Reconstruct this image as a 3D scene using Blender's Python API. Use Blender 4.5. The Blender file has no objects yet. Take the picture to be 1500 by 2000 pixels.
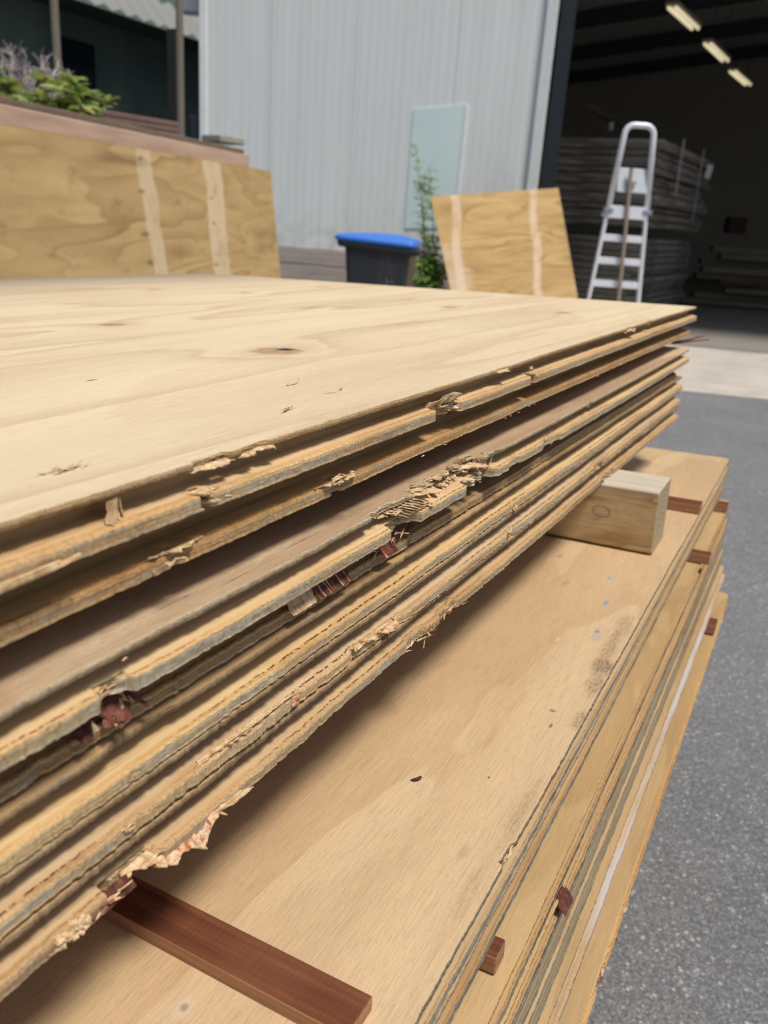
import bpy, math, random
import numpy as np
from mathutils import Vector, Matrix
R_ = math.radians
random.seed(7)
rng = np.random.default_rng(11)
scn = bpy.context.scene
COL = scn.collection

# ------------------------------------------------------------------ camera
EYE = 1.2
PITCH, ROLL, FPX = 0.3401, 0.0706, 1642.9
_f = np.array([0, math.cos(PITCH), -math.sin(PITCH)]); _r = np.array([1, 0, 0.]); _u = np.cross(_r, _f)
CR = math.cos(ROLL)*_r + math.sin(ROLL)*_u
CU = -math.sin(ROLL)*_r + math.cos(ROLL)*_u
CF = _f
cd = bpy.data.cameras.new('camera'); cam = bpy.data.objects.new('camera', cd); COL.objects.link(cam)
M = Matrix.Identity(4)
for i in range(3):
    M[i][0] = CR[i]; M[i][1] = CU[i]; M[i][2] = -CF[i]
M[2][3] = EYE
cam.matrix_world = M
cd.sensor_fit = 'VERTICAL'; cd.sensor_height = 24.0; cd.lens = 24.0*FPX/2000
cd.clip_start = 0.02; cd.clip_end = 500
cd.dof.use_dof = True; cd.dof.focus_distance = 0.62; cd.dof.aperture_fstop = cd.lens/3.2
scn.camera = cam

# ------------------------------------------------------------------ world + sun
SUN = Vector((0.30, -0.36, 1.0)).normalized()
W = bpy.data.worlds.new('World'); scn.world = W; W.use_nodes = True
wn = W.node_tree.nodes; wl = W.node_tree.links
bg = wn['Background']
sky = wn.new('ShaderNodeTexSky'); sky.sky_type = 'NISHITA'; sky.sun_disc = False
sky.sun_elevation = math.asin(SUN.z); sky.sun_rotation = math.atan2(SUN.x, SUN.y)
sky.air_density = 1.2; sky.dust_density = 2.0; sky.ozone_density = 1.0
wl.new(sky.outputs[0], bg.inputs[0]); bg.inputs[1].default_value = 0.085
sd = bpy.data.lights.new('sun', 'SUN'); sd.energy = 3.9; sd.angle = R_(14); sd.color = (1.0, .95, .87)
so = bpy.data.objects.new('sun', sd); COL.objects.link(so)
so.rotation_euler = SUN.to_track_quat('Z', 'Y').to_euler()
scn.view_settings.view_transform = 'Standard'; scn.view_settings.look = 'None'
scn.view_settings.exposure = 0.0; scn.view_settings.gamma = 1
scn.render.engine = 'CYCLES'; scn.cycles.filter_width = 1.15
scn.cycles.max_bounces = 8; scn.cycles.diffuse_bounces = 5

# ------------------------------------------------------------------ helpers
def tag(o, label=None, cat=None, group=None, kind=None):
    if label: o['label'] = label
    if cat: o['category'] = cat
    if group: o['group'] = group
    if kind: o['kind'] = kind
    return o
def thing(name, label, cat, loc=(0, 0, 0), group=None, rot=None):
    o = bpy.data.objects.new(name, None); COL.objects.link(o); o.location = loc
    if rot: o.rotation_euler = rot
    o.empty_display_size = .1
    return tag(o, label, cat, group)
def at(px, py, Y=None, z=None):
    """point where the line of sight through photo pixel meets depth Y or height z (used to measure real positions)"""
    d = CF + (px-750)/FPX*CR - (py-1000)/FPX*CU
    k = Y/d[1] if Y is not None else (z-EYE)/d[2]
    return Vector(d*k) + Vector((0, 0, EYE))

class MB:
    def __init__(s): s.v = []; s.f = []; s.m = []
    def add(s, vs, fs, mi=0):
        b = len(s.v); s.v += [tuple(v) for v in vs]; s.f += [tuple(b+i for i in f) for f in fs]; s.m += [mi]*len(fs)
    def box(s, c, d, rot=None, mi=0):
        hx, hy, hz = d[0]/2, d[1]/2, d[2]/2
        vs = [Vector((x, y, z)) for x in (-hx, hx) for y in (-hy, hy) for z in (-hz, hz)]
        if rot is not None: vs = [rot @ v for v in vs]
        vs = [v+Vector(c) for v in vs]
        s.add(vs, [(0, 1, 3, 2), (4, 6, 7, 5), (0, 4, 5, 1), (2, 3, 7, 6), (0, 2, 6, 4), (1, 5, 7, 3)], mi)
    def tube(s, pts, rad, n=8, mi=0, cap=True):
        pts = [Vector(p) for p in pts]
        if not hasattr(rad, '__len__'): rad = [rad]*len(pts)
        b = len(s.v); prev = None
        for i, p in enumerate(pts):
            t = (pts[min(i+1, len(pts)-1)]-pts[max(i-1, 0)]).normalized()
            ref = prev if prev is not None else (Vector((0, 0, 1)) if abs(t.z) < .9 else Vector((1, 0, 0)))
            a = (ref - t*ref.dot(t)).normalized(); c = t.cross(a); prev = a
            for k in range(n):
                th = 2*math.pi*k/n
                s.v.append(tuple(p + (a*math.cos(th)+c*math.sin(th))*rad[i]))
        for i in range(len(pts)-1):
            for k in range(n):
                s.f.append((b+i*n+k, b+i*n+(k+1) % n, b+(i+1)*n+(k+1) % n, b+(i+1)*n+k)); s.m.append(mi)
        if cap:
            s.f.append(tuple(b+k for k in range(n))[::-1]); s.m.append(mi)
            s.f.append(tuple(b+(len(pts)-1)*n+k for k in range(n))); s.m.append(mi)
    def build(s, name, mats, parent=None, smooth=False, bevel=0, mw=None):
        me = bpy.data.meshes.new(name); me.from_pydata(s.v, [], s.f)
        for m in (mats if isinstance(mats, (list, tuple)) else [mats]): me.materials.append(m)
        me.polygons.foreach_set('material_index', s.m)
        if smooth: me.polygons.foreach_set('use_smooth', [True]*len(s.f))
        me.update()
        o = bpy.data.objects.new(name, me); COL.objects.link(o)
        if parent is not None: o.parent = parent
        if mw is not None: o.matrix_world = mw
        if bevel:
            b = o.modifiers.new('bevel', 'BEVEL'); b.width = bevel; b.segments = 2; b.limit_method = 'ANGLE'
        return o
def bx(name, c, d, mat, parent=None, rot=None, bevel=0):
    m = MB(); m.box(c, d, rot); return m.build(name, mat, parent, bevel=bevel)

# node helper -------------------------------------------------------
class NT:
    def __init__(s, name, rough=.75, spec=.3):
        s.mat = bpy.data.materials.new(name); s.mat.use_nodes = True
        s.t = s.mat.node_tree; s.b = s.t.nodes['Principled BSDF']
        s.b.inputs['Roughness'].default_value = rough
        s.b.inputs['Specular IOR Level'].default_value = spec
        s.tc = s.t.nodes.new('ShaderNodeTexCoord')
    def n(s, t, **k):
        x = s.t.nodes.new(t)
        for a, b in k.items(): setattr(x, a, b)
        return x
    def lk(s, a, b): s.t.links.new(a, b)
    def inp(s, sock, v):
        if v is None: return
        if isinstance(v, bpy.types.NodeSocket): s.lk(v, sock)
        else: sock.default_value = v
    def scale(s, v, sc, off=(0, 0, 0)):
        m = s.n('ShaderNodeVectorMath', operation='MULTIPLY_ADD'); s.inp(m.inputs[0], v); m.inputs[1].default_value = sc; m.inputs[2].default_value = off
        return m.outputs[0]
    def noise(s, v, scale=1, detail=3, rough=.55, dist=0, sc=(1, 1, 1), off=(0, 0, 0), col=False):
        n = s.n('ShaderNodeTexNoise'); s.lk(s.scale(v, sc, off), n.inputs['Vector'])
        n.inputs['Scale'].default_value = scale; n.inputs['Detail'].default_value = detail
        n.inputs['Roughness'].default_value = rough; n.inputs['Distortion'].default_value = dist
        return n.outputs['Color' if col else 'Fac']
    def m(s, op, a, b=None, c=None, clamp=False):
        x = s.n('ShaderNodeMath', operation=op); x.use_clamp = clamp
        s.inp(x.inputs[0], a)
        if b is not None: s.inp(x.inputs[1], b)
        if c is not None: s.inp(x.inputs[2], c)
        return x.outputs[0]
    def mr(s, v, a, b, c=0, d=1, smooth=False):
        x = s.n('ShaderNodeMapRange'); x.clamp = True
        if smooth: x.interpolation_type = 'SMOOTHSTEP'
        s.inp(x.inputs['Value'], v)
        for nm, q in zip(('From Min', 'From Max', 'To Min', 'To Max'), (a, b, c, d)): x.inputs[nm].default_value = q
        return x.outputs['Result']
    def mix(s, f, a, b, mode='MIX'):
        x = s.n('ShaderNodeMix', data_type='RGBA', blend_type=mode); x.clamp_factor = True
        s.inp(x.inputs[0], f)
        for i, q in ((6, a), (7, b)):
            if isinstance(q, tuple): q = (*q, 1) if len(q) == 3 else q
            s.inp(x.inputs[i], q)
        return x.outputs[2]
    def ramp(s, f, stops):
        x = s.n('ShaderNodeValToRGB'); s.inp(x.inputs[0], f); e = x.color_ramp.elements
        while len(e) < len(stops): e.new(.5)
        for q, (p, c) in zip(e, stops):
            q.position = p; q.color = (*c, 1) if not isinstance(c, (int, float)) else (c, c, c, 1)
        return x.outputs[0]
    def sep(s, v):
        x = s.n('ShaderNodeSeparateXYZ'); s.lk(v, x.inputs[0]); return x.outputs
    def spot(s, v, c, sc):
        """length((v-c)*sc)"""
        a = s.scale(v, sc, tuple(-c[i]*sc[i] for i in range(3)))
        l = s.n('ShaderNodeVectorMath', operation='LENGTH'); s.lk(a, l.inputs[0]); return l.outputs['Value']
    def bump(s, h, strength=.3, dist=.002):
        x = s.n('ShaderNodeBump'); x.inputs['Strength'].default_value = strength; x.inputs['Distance'].default_value = dist
        s.lk(h, x.inputs['Height']); s.lk(x.outputs[0], s.b.inputs['Normal'])
    def base(s, c):
        if isinstance(c, tuple): s.b.inputs['Base Color'].default_value = (*c, 1)
        else: s.lk(c, s.b.inputs['Base Color'])
        return s.mat

def simple(name, col, rough=.6, metal=0, var=.12, nscale=8, bump=0):
    n = NT(name, rough); o = n.tc.outputs['Object']
    k = n.noise(o, nscale, 5)
    c = n.mix(k, tuple(x*(1-var) for x in col), tuple(min(1, x*(1+var)) for x in col))
    n.b.inputs['Metallic'].default_value = metal
    if bump: n.bump(n.noise(o, nscale*6, 3), bump, .003)
    return n.base(c)

def ply_face(name, light, late, knots=(), seed=0., freq=5., k=.35, marks=(), blotch=.5, strength=.8, stretch=4.5, bands=(), fibre=1.0, dirt=0.0, patch=.5):
    """rotary cut softwood veneer; local x along the grain, y across"""
    n = NT(name, .72, .25); o = n.tc.outputs['Object']
    so_ = (seed*3.1, seed*7.7, seed*1.3)
    f = n.noise(o, 1, 2.5, .45, .25, sc=(.55, stretch, 1), off=so_)
    f = n.m('MULTIPLY', f, 1.0)
    kn = None; core = None; halo = None
    for (x, y, r, a) in knots:
        d = n.spot(o, (x, y, 0), (1/(r*2.6), 1/(r*1.25), 0))
        g = n.m('EXPONENT', n.m('MULTIPLY', n.m('POWER', d, 2.0), -.35))
        f = n.m('MULTIPLY_ADD', g, a, f)
        wob = n.m('MULTIPLY_ADD', n.noise(o, 60, 2, sc=(1, 1, 1)), .5, -.25)
        c = n.mr(n.m('ADD', n.spot(o, (x, y, 0), (1/(r*1.15), 1/r, 0)), wob), 1.05, .72, 0, 1)
        core = c if core is None else n.m('MAXIMUM', core, c)
        h = n.mr(d, 1.4, .3, 0, 1, True)
        halo = h if halo is None else n.m('MAXIMUM', halo, h)
    ph = n.m('FRACT', n.m('MULTIPLY', f, freq))
    ring = n.ramp(ph, [(0, .0), (.45, .12), (.78, .55), (.92, 1.0), (.97, .75), (1.0, .0)])
    vis = n.mr(n.noise(o, 1, 2, sc=(.9, 4, 1), off=(seed+9, 4, 2)), .32, .68, .25, 1)
    ring = n.m('MULTIPLY', n.m('MULTIPLY', ring, vis), strength)
    c = n.mix(ring, light, late)
    pt = n.noise(o, 1, 3, .5, .6, sc=(1.3, 6.0, 1), off=(seed*5, 2, 7))
    c = n.mix(n.m('MULTIPLY', n.mr(pt, .490, .505, 0, patch, True), n.mr(pt, .70, .53, .35, 1)), c, tuple(q*w for q, w in zip(late, (1.02, .95, .85))))
    # broad tone changes, fibres and pores
    bl = n.noise(o, 1, 4, .6, sc=(1.6, 9, 1), off=(seed*2, 1, 5))
    c = n.mix(n.mr(bl, .35, .75, 0, blotch), c, tuple(q*w for q, w in zip(late, (.92, .95, 1.0))))
    fb = n.noise(o, 1, 5, .75, sc=(26, 760, 1), off=(seed, 3, 1))
    c = n.mix(1, c, n.ramp(fb, [(.25, 1-.22*fibre), (.5, .99), (.75, 1+.1*fibre)]), 'MULTIPLY')
    po = n.noise(o, 1, 2, .6, sc=(110, 1900, 1), off=(seed, 8, 1))
    c = n.mix(n.mr(po, .62, .72, 0, .5*fibre), c, tuple(q*.5 for q in late))
    if dirt:
        dn = n.noise(o, 1, 6, .65, sc=(5, 9, 1), off=(seed, 6, 6))
        c = n.mix(n.mr(dn, .56, .8, 0, dirt), c, (.12, .085, .055))
    for (x0, x1, wob, col) in bands:
        X = n.sep(o)[0]
        Xw = n.m('ADD', X, n.m('MULTIPLY_ADD', n.noise(o, 1, 4, .6, sc=(3, 2.4, 1), off=(seed, x0, 0)), wob, -wob/2))
        b = n.m('MULTIPLY', n.mr(Xw, x0-.01, x0+.022, 0, 1, True), n.mr(Xw, x1+.01, x1-.022, 0, 1, True))
        b = n.m('MULTIPLY', b, n.mr(n.noise(o, 1, 4, .7, sc=(9, 5, 1), off=(x0, 2, 0)), .3, .5, .35, 1))
        c = n.mix(n.m('MULTIPLY', b, .8), c, n.mix(1, col, n.ramp(fb, [(.25, .9), (.75, 1.05)]), 'MULTIPLY'))
    if core is not None:
        kt = n.noise(o, 90, 3, .7)
        c = n.mix(n.m('MULTIPLY', halo, .3), c, tuple(q*w for q, w in zip(late, (.8, .68, .55))))
        c = n.mix(n.m('MULTIPLY', core, .8), c, n.ramp(kt, [(.3, (.22, .125, .07)), (.6, (.44, .27, .15))]))
    for (x, y, rx, ry, col, s_) in marks:
        w = n.m('MULTIPLY_ADD', n.noise(o, 55, 4, .7, off=(x, y, 0)), 1.6, -.8)
        d = n.m('ADD', n.spot(o, (x, y, 0), (1/rx, 1/ry, 0)), w)
        mk = n.mr(d, 1.15, .5, 0, s_)
        if max(rx, ry) > .0125: mk = n.m('MULTIPLY', mk, n.mr(n.noise(o, 1, 5, .75, sc=(150, 330, 1), off=(x*3, 0, 0)), .40, .60, .15, 1))
        c = n.mix(mk, c, col)
    hgt = n.m('ADD', n.m('MULTIPLY', fb, .6), n.m('ADD', n.m('MULTIPLY', po, .5), n.m('MULTIPLY', ring, .25)))
    n.bump(hgt, .35*fibre, .0012)
    return n.base(c)

# profile coordinate v (metres down the profile) is stored in uv.y, uv.x is metres along the sheet
def ply_edge(name, lip_u, floor, lip_l, grey=.5, glue=.6, seed=0., deep=None, paint=None):
    n = NT(name, .85, .2); u = n.tc.outputs['UV']; v = n.sep(u)[1]
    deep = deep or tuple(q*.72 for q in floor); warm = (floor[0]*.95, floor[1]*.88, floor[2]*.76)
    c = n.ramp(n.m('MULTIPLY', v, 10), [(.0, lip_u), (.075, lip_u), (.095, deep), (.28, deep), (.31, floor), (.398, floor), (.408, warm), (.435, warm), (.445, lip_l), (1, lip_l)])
    # streaks along the grain
    st = n.noise(u, 1, 4, .6, sc=(9, 700, 1), off=(seed, 0, 0))
    c = n.mix(1, c, n.ramp(st, [(.25, .72), (.5, 1.0), (.75, 1.14)]), 'MULTIPLY')
    tone = n.noise(u, 1, 3, .6, sc=(7, 40, 1), off=(seed, 3, 0))
    c = n.mix(1, c, n.ramp(tone, [(.25, (.78, .66, .52)), (.5, (1, 1, 1)), (.8, (1.1, 1.12, 1.15))]), 'MULTIPLY')
    lipmask = n.m('MAXIMUM', n.mr(v, .0085, .0065, 0, 1), n.mr(v, .0412, .0428, 0, 1))
    # crumbly fibre ends on the lips
    fe = n.noise(u, 1, 5, .75, .6, sc=(420, 420, 1), off=(seed, 5, 0))
    fe2 = n.noise(u, 1, 4, .7, .3, sc=(95, 240, 1), off=(seed, 2, 0))
    c2 = n.mix(1, c, n.ramp(fe, [(.3, (.66, .60, .53)), (.5, (1.0, .99, .97)), (.7, (1.2, 1.19, 1.16))]), 'MULTIPLY')
    vw = n.m('ADD', v, n.m('MULTIPLY_ADD', n.noise(u, 1, 3, .6, sc=(60, 1, 1), off=(seed, 51, 0)), .0014, -.0007))
    c2 = n.mix(1, c2, n.ramp(n.m('MULTIPLY', vw, 10), [(.0, (1.06, 1.04, 1.0)), (.030, (1.06, 1.04, 1.0)), (.034, (.70, .62, .54)), (.440, (1.05, 1.03, 1.0)), (.462, (1.05, 1.03, 1.0)), (.464, (.52, .42, .34)), (.468, (.80, .74, .67)), (.490, (.80, .74, .67)), (.492, (.5, .4, .32)), (.495, (1.08, 1.06, 1.02))]), 'MULTIPLY')
    g = n.mr(n.noise(u, 1, 4, .7, .4, sc=(11, 160, 1), off=(seed, 11, 0)), .53-.2*grey, .60-.14*grey, 0, 1)
    low = n.m('MAXIMUM', n.mr(v, .0436, .0450, .08, 1), n.mr(v, .008, .004, 0, .35))
    greyc = n.ramp(fe2, [(.3, (.15, .14, .12)), (.5, (.335, .315, .265)), (.72, (.54, .51, .44))])
    gp = n.mr(n.noise(u, 1, 3, .7, sc=(35, 300, 1), off=(seed, 31, 0)), .36, .58, .25, .9)
    c2 = n.mix(n.m('MULTIPLY', n.m('MULTIPLY', g, low), gp), c2, greyc)
    bl_ = n.mr(n.noise(u, 1, 3, .65, sc=(28, 260, 1), off=(seed, 41, 0)), .60, .70, 0, .6*grey)
    c2 = n.mix(n.m('MULTIPLY', bl_, low), c2, (.09, .10, .095))
    vein = n.mr(n.noise(u, 1, 2, .5, 1.4, sc=(60, 60, 1), off=(seed, 9, 0)), .49, .5, 0, 1)
    vein = n.m('MULTIPLY', vein, n.mr(n.noise(u, 1, 2, .5, 1.4, sc=(60, 60, 1), off=(seed, 9, 0)), .51, .5, 0, 1))
    c2 = n.mix(n.m('MULTIPLY', vein, .5), c2, (.09, .05, .035))
    c = n.mix(lipmask, c, c2)
    # broken glue line between plies along the inside of the lower lip
    wob = n.m('MULTIPLY_ADD', n.noise(u, 1, 3, .6, sc=(45, 1, 1), off=(seed, 0, 0)), .0022, .0402)
    d = n.m('ABSOLUTE', n.m('SUBTRACT', v, wob))
    gl = n.m('MULTIPLY', n.mr(d, .0006, .0002, 0, 1), n.mr(n.noise(u, 1, 3, .7, sc=(150, 1, 1), off=(seed, 4, 0)), .44, .52, 0, 1))
    gl = n.m('MULTIPLY', gl, n.mr(n.noise(u, 1, 2, sc=(4, 1, 1), off=(seed, 7, 0)), .40, .52, 0, glue))
    c = n.mix(gl, c, (.10, .028, .02))
    # resin-red patches
    rd = n.mr(n.noise(u, 1, 3, .6, .5, sc=(8, 70, 1), off=(seed*1.7, 13, 0)), .68, .74, 0, .75)
    c = n.mix(n.m('MULTIPLY', rd, n.mr(v, .036, .041, .2, 1)), c, n.ramp(fe2, [(.3, (.13, .035, .025)), (.7, (.36, .15, .08))]))
    # dust and mould
    du = n.mr(n.noise(u, 1, 6, .7, sc=(22, 130, 1), off=(seed, 15, 0)), .58, .72, 0, .5)
    c = n.mix(n.m('MULTIPLY', du, .8), c, (.12, .085, .055))
    if paint is not None:
        pm = n.m('MULTIPLY', n.mr(v, paint[0], paint[0]+.0015), n.mr(v, paint[1], paint[1]-.0015))
        pn = n.mr(n.noise(u, 1, 4, .6, sc=(5, 60, 1), off=(seed, 21, 0)), .40, .58, .1, .9)
        c = n.mix(n.m('MULTIPLY', pm, pn), c, paint[2])
    n.bump(n.m('ADD', n.m('MULTIPLY', n.m('ADD', fe, fe2), n.m('MULTIPLY_ADD', lipmask, .9, .1)), n.m('MULTIPLY', st, .35)), .6, .0006)
    return n.base(c)

def splint_mat(name, cols, seed=0):
    n = NT(name, .8, .2); o = n.tc.outputs['Object']
    k = n.noise(o, 1, 3, .6, sc=(230, 90, 90), off=(seed, 0, 0)); f = n.noise(o, 1, 4, .7, sc=(60, 700, 500))
    c = n.ramp(k, cols)
    c = n.mix(1, c, n.ramp(f, [(.3, .6), (.5, 1), (.7, 1.2)]), 'MULTIPLY')
    n.bump(f, .6, .001)
    return n.base(c)

# ------------------------------------------------------------------ measured frames of the two stacks
def frame(org, a):
    tx, ty = -0.0324, 0.0211
    Z = Vector((tx, ty, 1)).normalized()
    L = Vector((math.cos(a), math.sin(a), 0)); L = (L-Z*L.dot(Z)).normalized(); S = Z.cross(L)
    m = Matrix.Identity(4)
    for i in range(3):
        m[i][0] = L[i]; m[i][1] = S[i]; m[i][2] = Z[i]; m[i][3] = org[i]
    return m
FU = frame((0.5752, 1.6671, EYE-0.1276), 1.0862)      # upper stack: corner of its top sheet
FL = frame((0.7046, 1.6883, EYE-0.4270), 1.1101)      # lower stack
CAMU = (-1.7435, -.272, .111)

def vnoise(x, wl, seed):
    r = np.random.default_rng(int(seed*977) % 100003).standard_normal(8192)
    t = x/wl + 4000.0; i = np.floor(t).astype(int); f = t-i; f = f*f*(3-2*f)
    return r[i % 8192]*(1-f)+r[(i+1) % 8192]*f
def lsamples(L0, L1, camx, camd, q=.0026, mn=.0009, mx=.006):
    out = [L1]; x = L1
    while x > L0:
        d = math.hypot(x-camx, camd); st = min(max(d*q, mn), mx)
        if x < camx-.12: st = .02
        x -= st; out.append(max(x, L0))
    return np.array(out[::-1])

FACE, EDGE = 0, 1
def sheet(name, mats, frm, s0, ztop, lend, t=.025, chipsU=(), chipsL=(), seed=1, camx=-1.74, camd=.3, jag=1.0, lip=-.003, q=.0026, slope=0.0, deep=.0145, W=1.22, LEN=2.44, warp=.0008, groove=True, rnd=.012):
    l = lsamples(lend-LEN, lend, camx, camd, q)
    n = len(l)
    def J(sd, a=1.0):
        return a*jag*(.00028*vnoise(l, .05, sd)+.00018*vnoise(l, .011, sd+1)+.00024*vnoise(l, .0034, sd+2)+.00022*vnoise(l, .0015, sd+3)+.0005*(vnoise(l, .012, sd+4) > 1.7))
    def chip(ch, sd):
        o = np.zeros(n)
        for k, (a, b, dep) in enumerate(ch):
            e = .0035
            m = np.clip((l-a+.002*vnoise(l, .004, sd+k))/e, 0, 1)*np.clip((b-l+.002*vnoise(l, .004, sd+k+9))/e, 0, 1)
            o += m*dep*(.85+.22*vnoise(l, .010, sd+k+5)+.07*vnoise(l, .0022, sd+k+7))
        return o
    cu = chip(chipsU, seed+30); cl = chip(chipsL, seed+60)
    if groove:
        # (s, z, v, group) group: U upper lip, G groove, L lower lip, B body
        P = [(W, 0, 0, 'B'), (.8, 0, 0, 'B'), (.45, 0, 0, 'B'), (.25, 0, 0, 'B'), (.12, 0, 0, 'B'), (.06, 0, 0, 'B'), (.035, 0, 0, 'B'), (.022, 0, 0, 'B'), (.014, 0, 0, 'B'), (.008, 0, 0, 'b'), (.004, 0, 0, 'u'),
             (.0008, 0, .0004, 'U'), (.0002, -.0003, .0009, 'U'), (0, -.0011, .002, 'U'), (0, -.0020, .0035, 'U'), (0, -.0029, .005, 'U'), (.0003, -.0038, .0065, 'U'), (.0009, -.0042, .0075, 'u'), (.003, -.0045, .0095, 'u'),
             (.0075, -.0049, .013, 'G'), (deep-.001, -.0056, .020, 'G'), (deep, -.0068, .0215, 'G'), (deep, -.0130, .0245, 'G'), (deep-.001, -.0142, .026, 'G'),
             (.0095, -.0149, .031, 'G'), (.0055, -.0154, .0345, 'G'), (.0036, -.0157, .037, 'l'), (.0027, -.0158, .0385, 'l'), (.0018, -.0160, .0400, 'l'), (.0008, -.0162, .0410, 'l'), (.3*lip, -.0165, .0420, 'L'), (.8*lip, -.0169, .0432, 'L'), (.97*lip, -.0174, .0440, 'L'), (lip, -.0184, .0452, 'L'), (lip, -.0200, .0468, 'L'), (lip, -.0216, .0484, 'L'), (lip, -.0232, .0498, 'L'), (lip*.97, -.0247, .0510, 'L'), (lip*.8, -t, .0515, 'L'),
             (.006, -t, .058, 'l'), (.02, -t, .07, 'B'), (.1, -t, .15, 'B'), (W, -t, .2, 'B')]
    else:
        P = [(W, 0, 0, 'B'), (.6, 0, 0, 'B'), (.3, 0, 0, 'B'), (.1, 0, 0, 'B'), (.03, 0, 0, 'B'), (.01, 0, 0, 'b'), (.0015, 0, .0005, 'U'), (0, -.0012, .0015, 'U'), (0, -.006, .005, 'U'), (.0004, -.010, .043, 'L'), (0, -.014, .0445, 'L'), (0, -.018, .046, 'L'), (0, -.022, .0475, 'L'), (.0008, -t, .05, 'L'), (.01, -t, .06, 'B'), (.1, -t, .15, 'B'), (W, -t, .2, 'B')]
    m = len(P)
    V = np.zeros((n, m, 3)); UV = np.zeros((n, m, 2))
    for j, (s, z, v, g) in enumerate(P):
        x = l.copy(); ss = np.full(n, s); zz = np.full(n, z)
        wt = {'U': 1, 'u': .75, 'b': .4, 'L': 1, 'l': .8, 'G': .0, 'B': 0}[g]
        if g in 'Uub':
            ss = ss + wt*(J(seed)+np.maximum(cu*(1+.07*vnoise(l, .004, seed+600+j)), 0)) + (J(seed+70+j, .2) if g == 'U' else 0)
            zz = zz - (wt*np.clip(cu, 0, .01)*.12)
            if g == 'U': zz = zz + J(seed+200+j, .12)
        if g in 'Ll':
            ss = ss + wt*(J(seed+11)+np.maximum(cl*(1+.07*vnoise(l, .004, seed+700+j)), 0)) + (J(seed+120+j, .2) if g == 'L' else 0)
            if groove: ss = np.minimum(ss, deep+.012 if z < -.022 else deep-.0008)
            if g == 'L': zz = zz + J(seed+300+j, .12)
        if g == 'G':
            ss = ss + .0004*vnoise(l, .05, seed+5+j) + .0001*vnoise(l, .003, seed+7+j)
            if j < 22 and groove: ss = np.maximum(ss, np.maximum(cu, 0)*.9+.001*(j-18))
        # rounded corners at the two short ends
        endd = np.minimum(lend-l, l-(lend-LEN))
        rr = rnd
        k = np.clip(1-endd/rr, 0, 1); ss = ss + np.where(s < .05, rr*(1-np.sqrt(np.maximum(0, 1-k**2)))*np.clip(1-s/.05, 0, 1), 0)
        zz = zz + warp*(vnoise(l, .5, seed+400)+.4*vnoise(l, .17, seed+401))*(1 if s < .5 else .2)
        V[:, j, 0] = x; V[:, j, 1] = ss+s0+slope*(l-lend) * 1.0; V[:, j, 2] = zz+ztop
        UV[:, j, 0] = l; UV[:, j, 1] = v
    me = bpy.data.meshes.new(name)
    verts = V.reshape(-1, 3)
    idx = np.arange(n*m).reshape(n, m)
    a = idx[:-1, :-1]; b = idx[:-1, 1:]; c = idx[1:, 1:]; d = idx[1:, :-1]
    quads = np.stack([a, b, c, d], -1).reshape(-1, 4)
    back = np.stack([idx[:-1, -1], idx[:-1, 0], idx[1:, 0], idx[1:, -1]], -1)
    quads = np.vstack([quads, back])
    jj = np.tile(np.arange(m-1), n-1)
    vj = np.array([p[2] for p in P]); isface = ((vj[jj] == 0) & (vj[jj+1] <= .0005)) | (vj[jj+1] > .06)
    mi = np.concatenate([np.where(isface, 0, 1), np.full(n-1, 1)])
    nq = len(quads)
    me.vertices.add(n*m); me.vertices.foreach_set('co', verts.ravel())
    caps = [idx[0, ::-1], idx[-1, :]]
    loops = np.concatenate([quads.ravel()]+[c_ for c_ in caps])
    me.loops.add(len(loops)); me.loops.foreach_set('vertex_index', loops.astype(np.int32))
    starts = np.concatenate([np.arange(nq)*4, [nq*4, nq*4+m]]).astype(np.int32)
    me.polygons.add(nq+2); me.polygons.foreach_set('loop_start', starts)
    me.polygons.foreach_set('material_index', np.concatenate([mi, [1, 1]]).astype(np.int32))
    sm = np.ones(nq+2, bool); sm[-2:] = False; fj = (vj[jj] < .009) & (vj[jj+1] > .0003) | (vj[jj] >= .0384) & (vj[jj+1] < .053); sm[:len(fj)][fj] = False; me.polygons.foreach_set('use_smooth', sm)
    uvl = me.uv_layers.new(name='UVMap')
    uvs = UV.reshape(-1, 2)[loops]
    # the cut ends: run the ply colours by height
    for k_, cap in enumerate(caps):
        o_ = nq*4+k_*m
        cv = verts[cap]
        uvs[o_:o_+m, 0] = cv[:, 1]*1.0; uvs[o_:o_+m, 1] = .043+(ztop-cv[:, 2])*.15
    uvl.data.foreach_set('uv', uvs.astype(np.float32).ravel())
    for q_ in mats: me.materials.append(q_)
    me.update(calc_edges=True); me.validate()
    o = bpy.data.objects.new(name, me); COL.objects.link(o); o.matrix_world = frm
    return o

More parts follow.
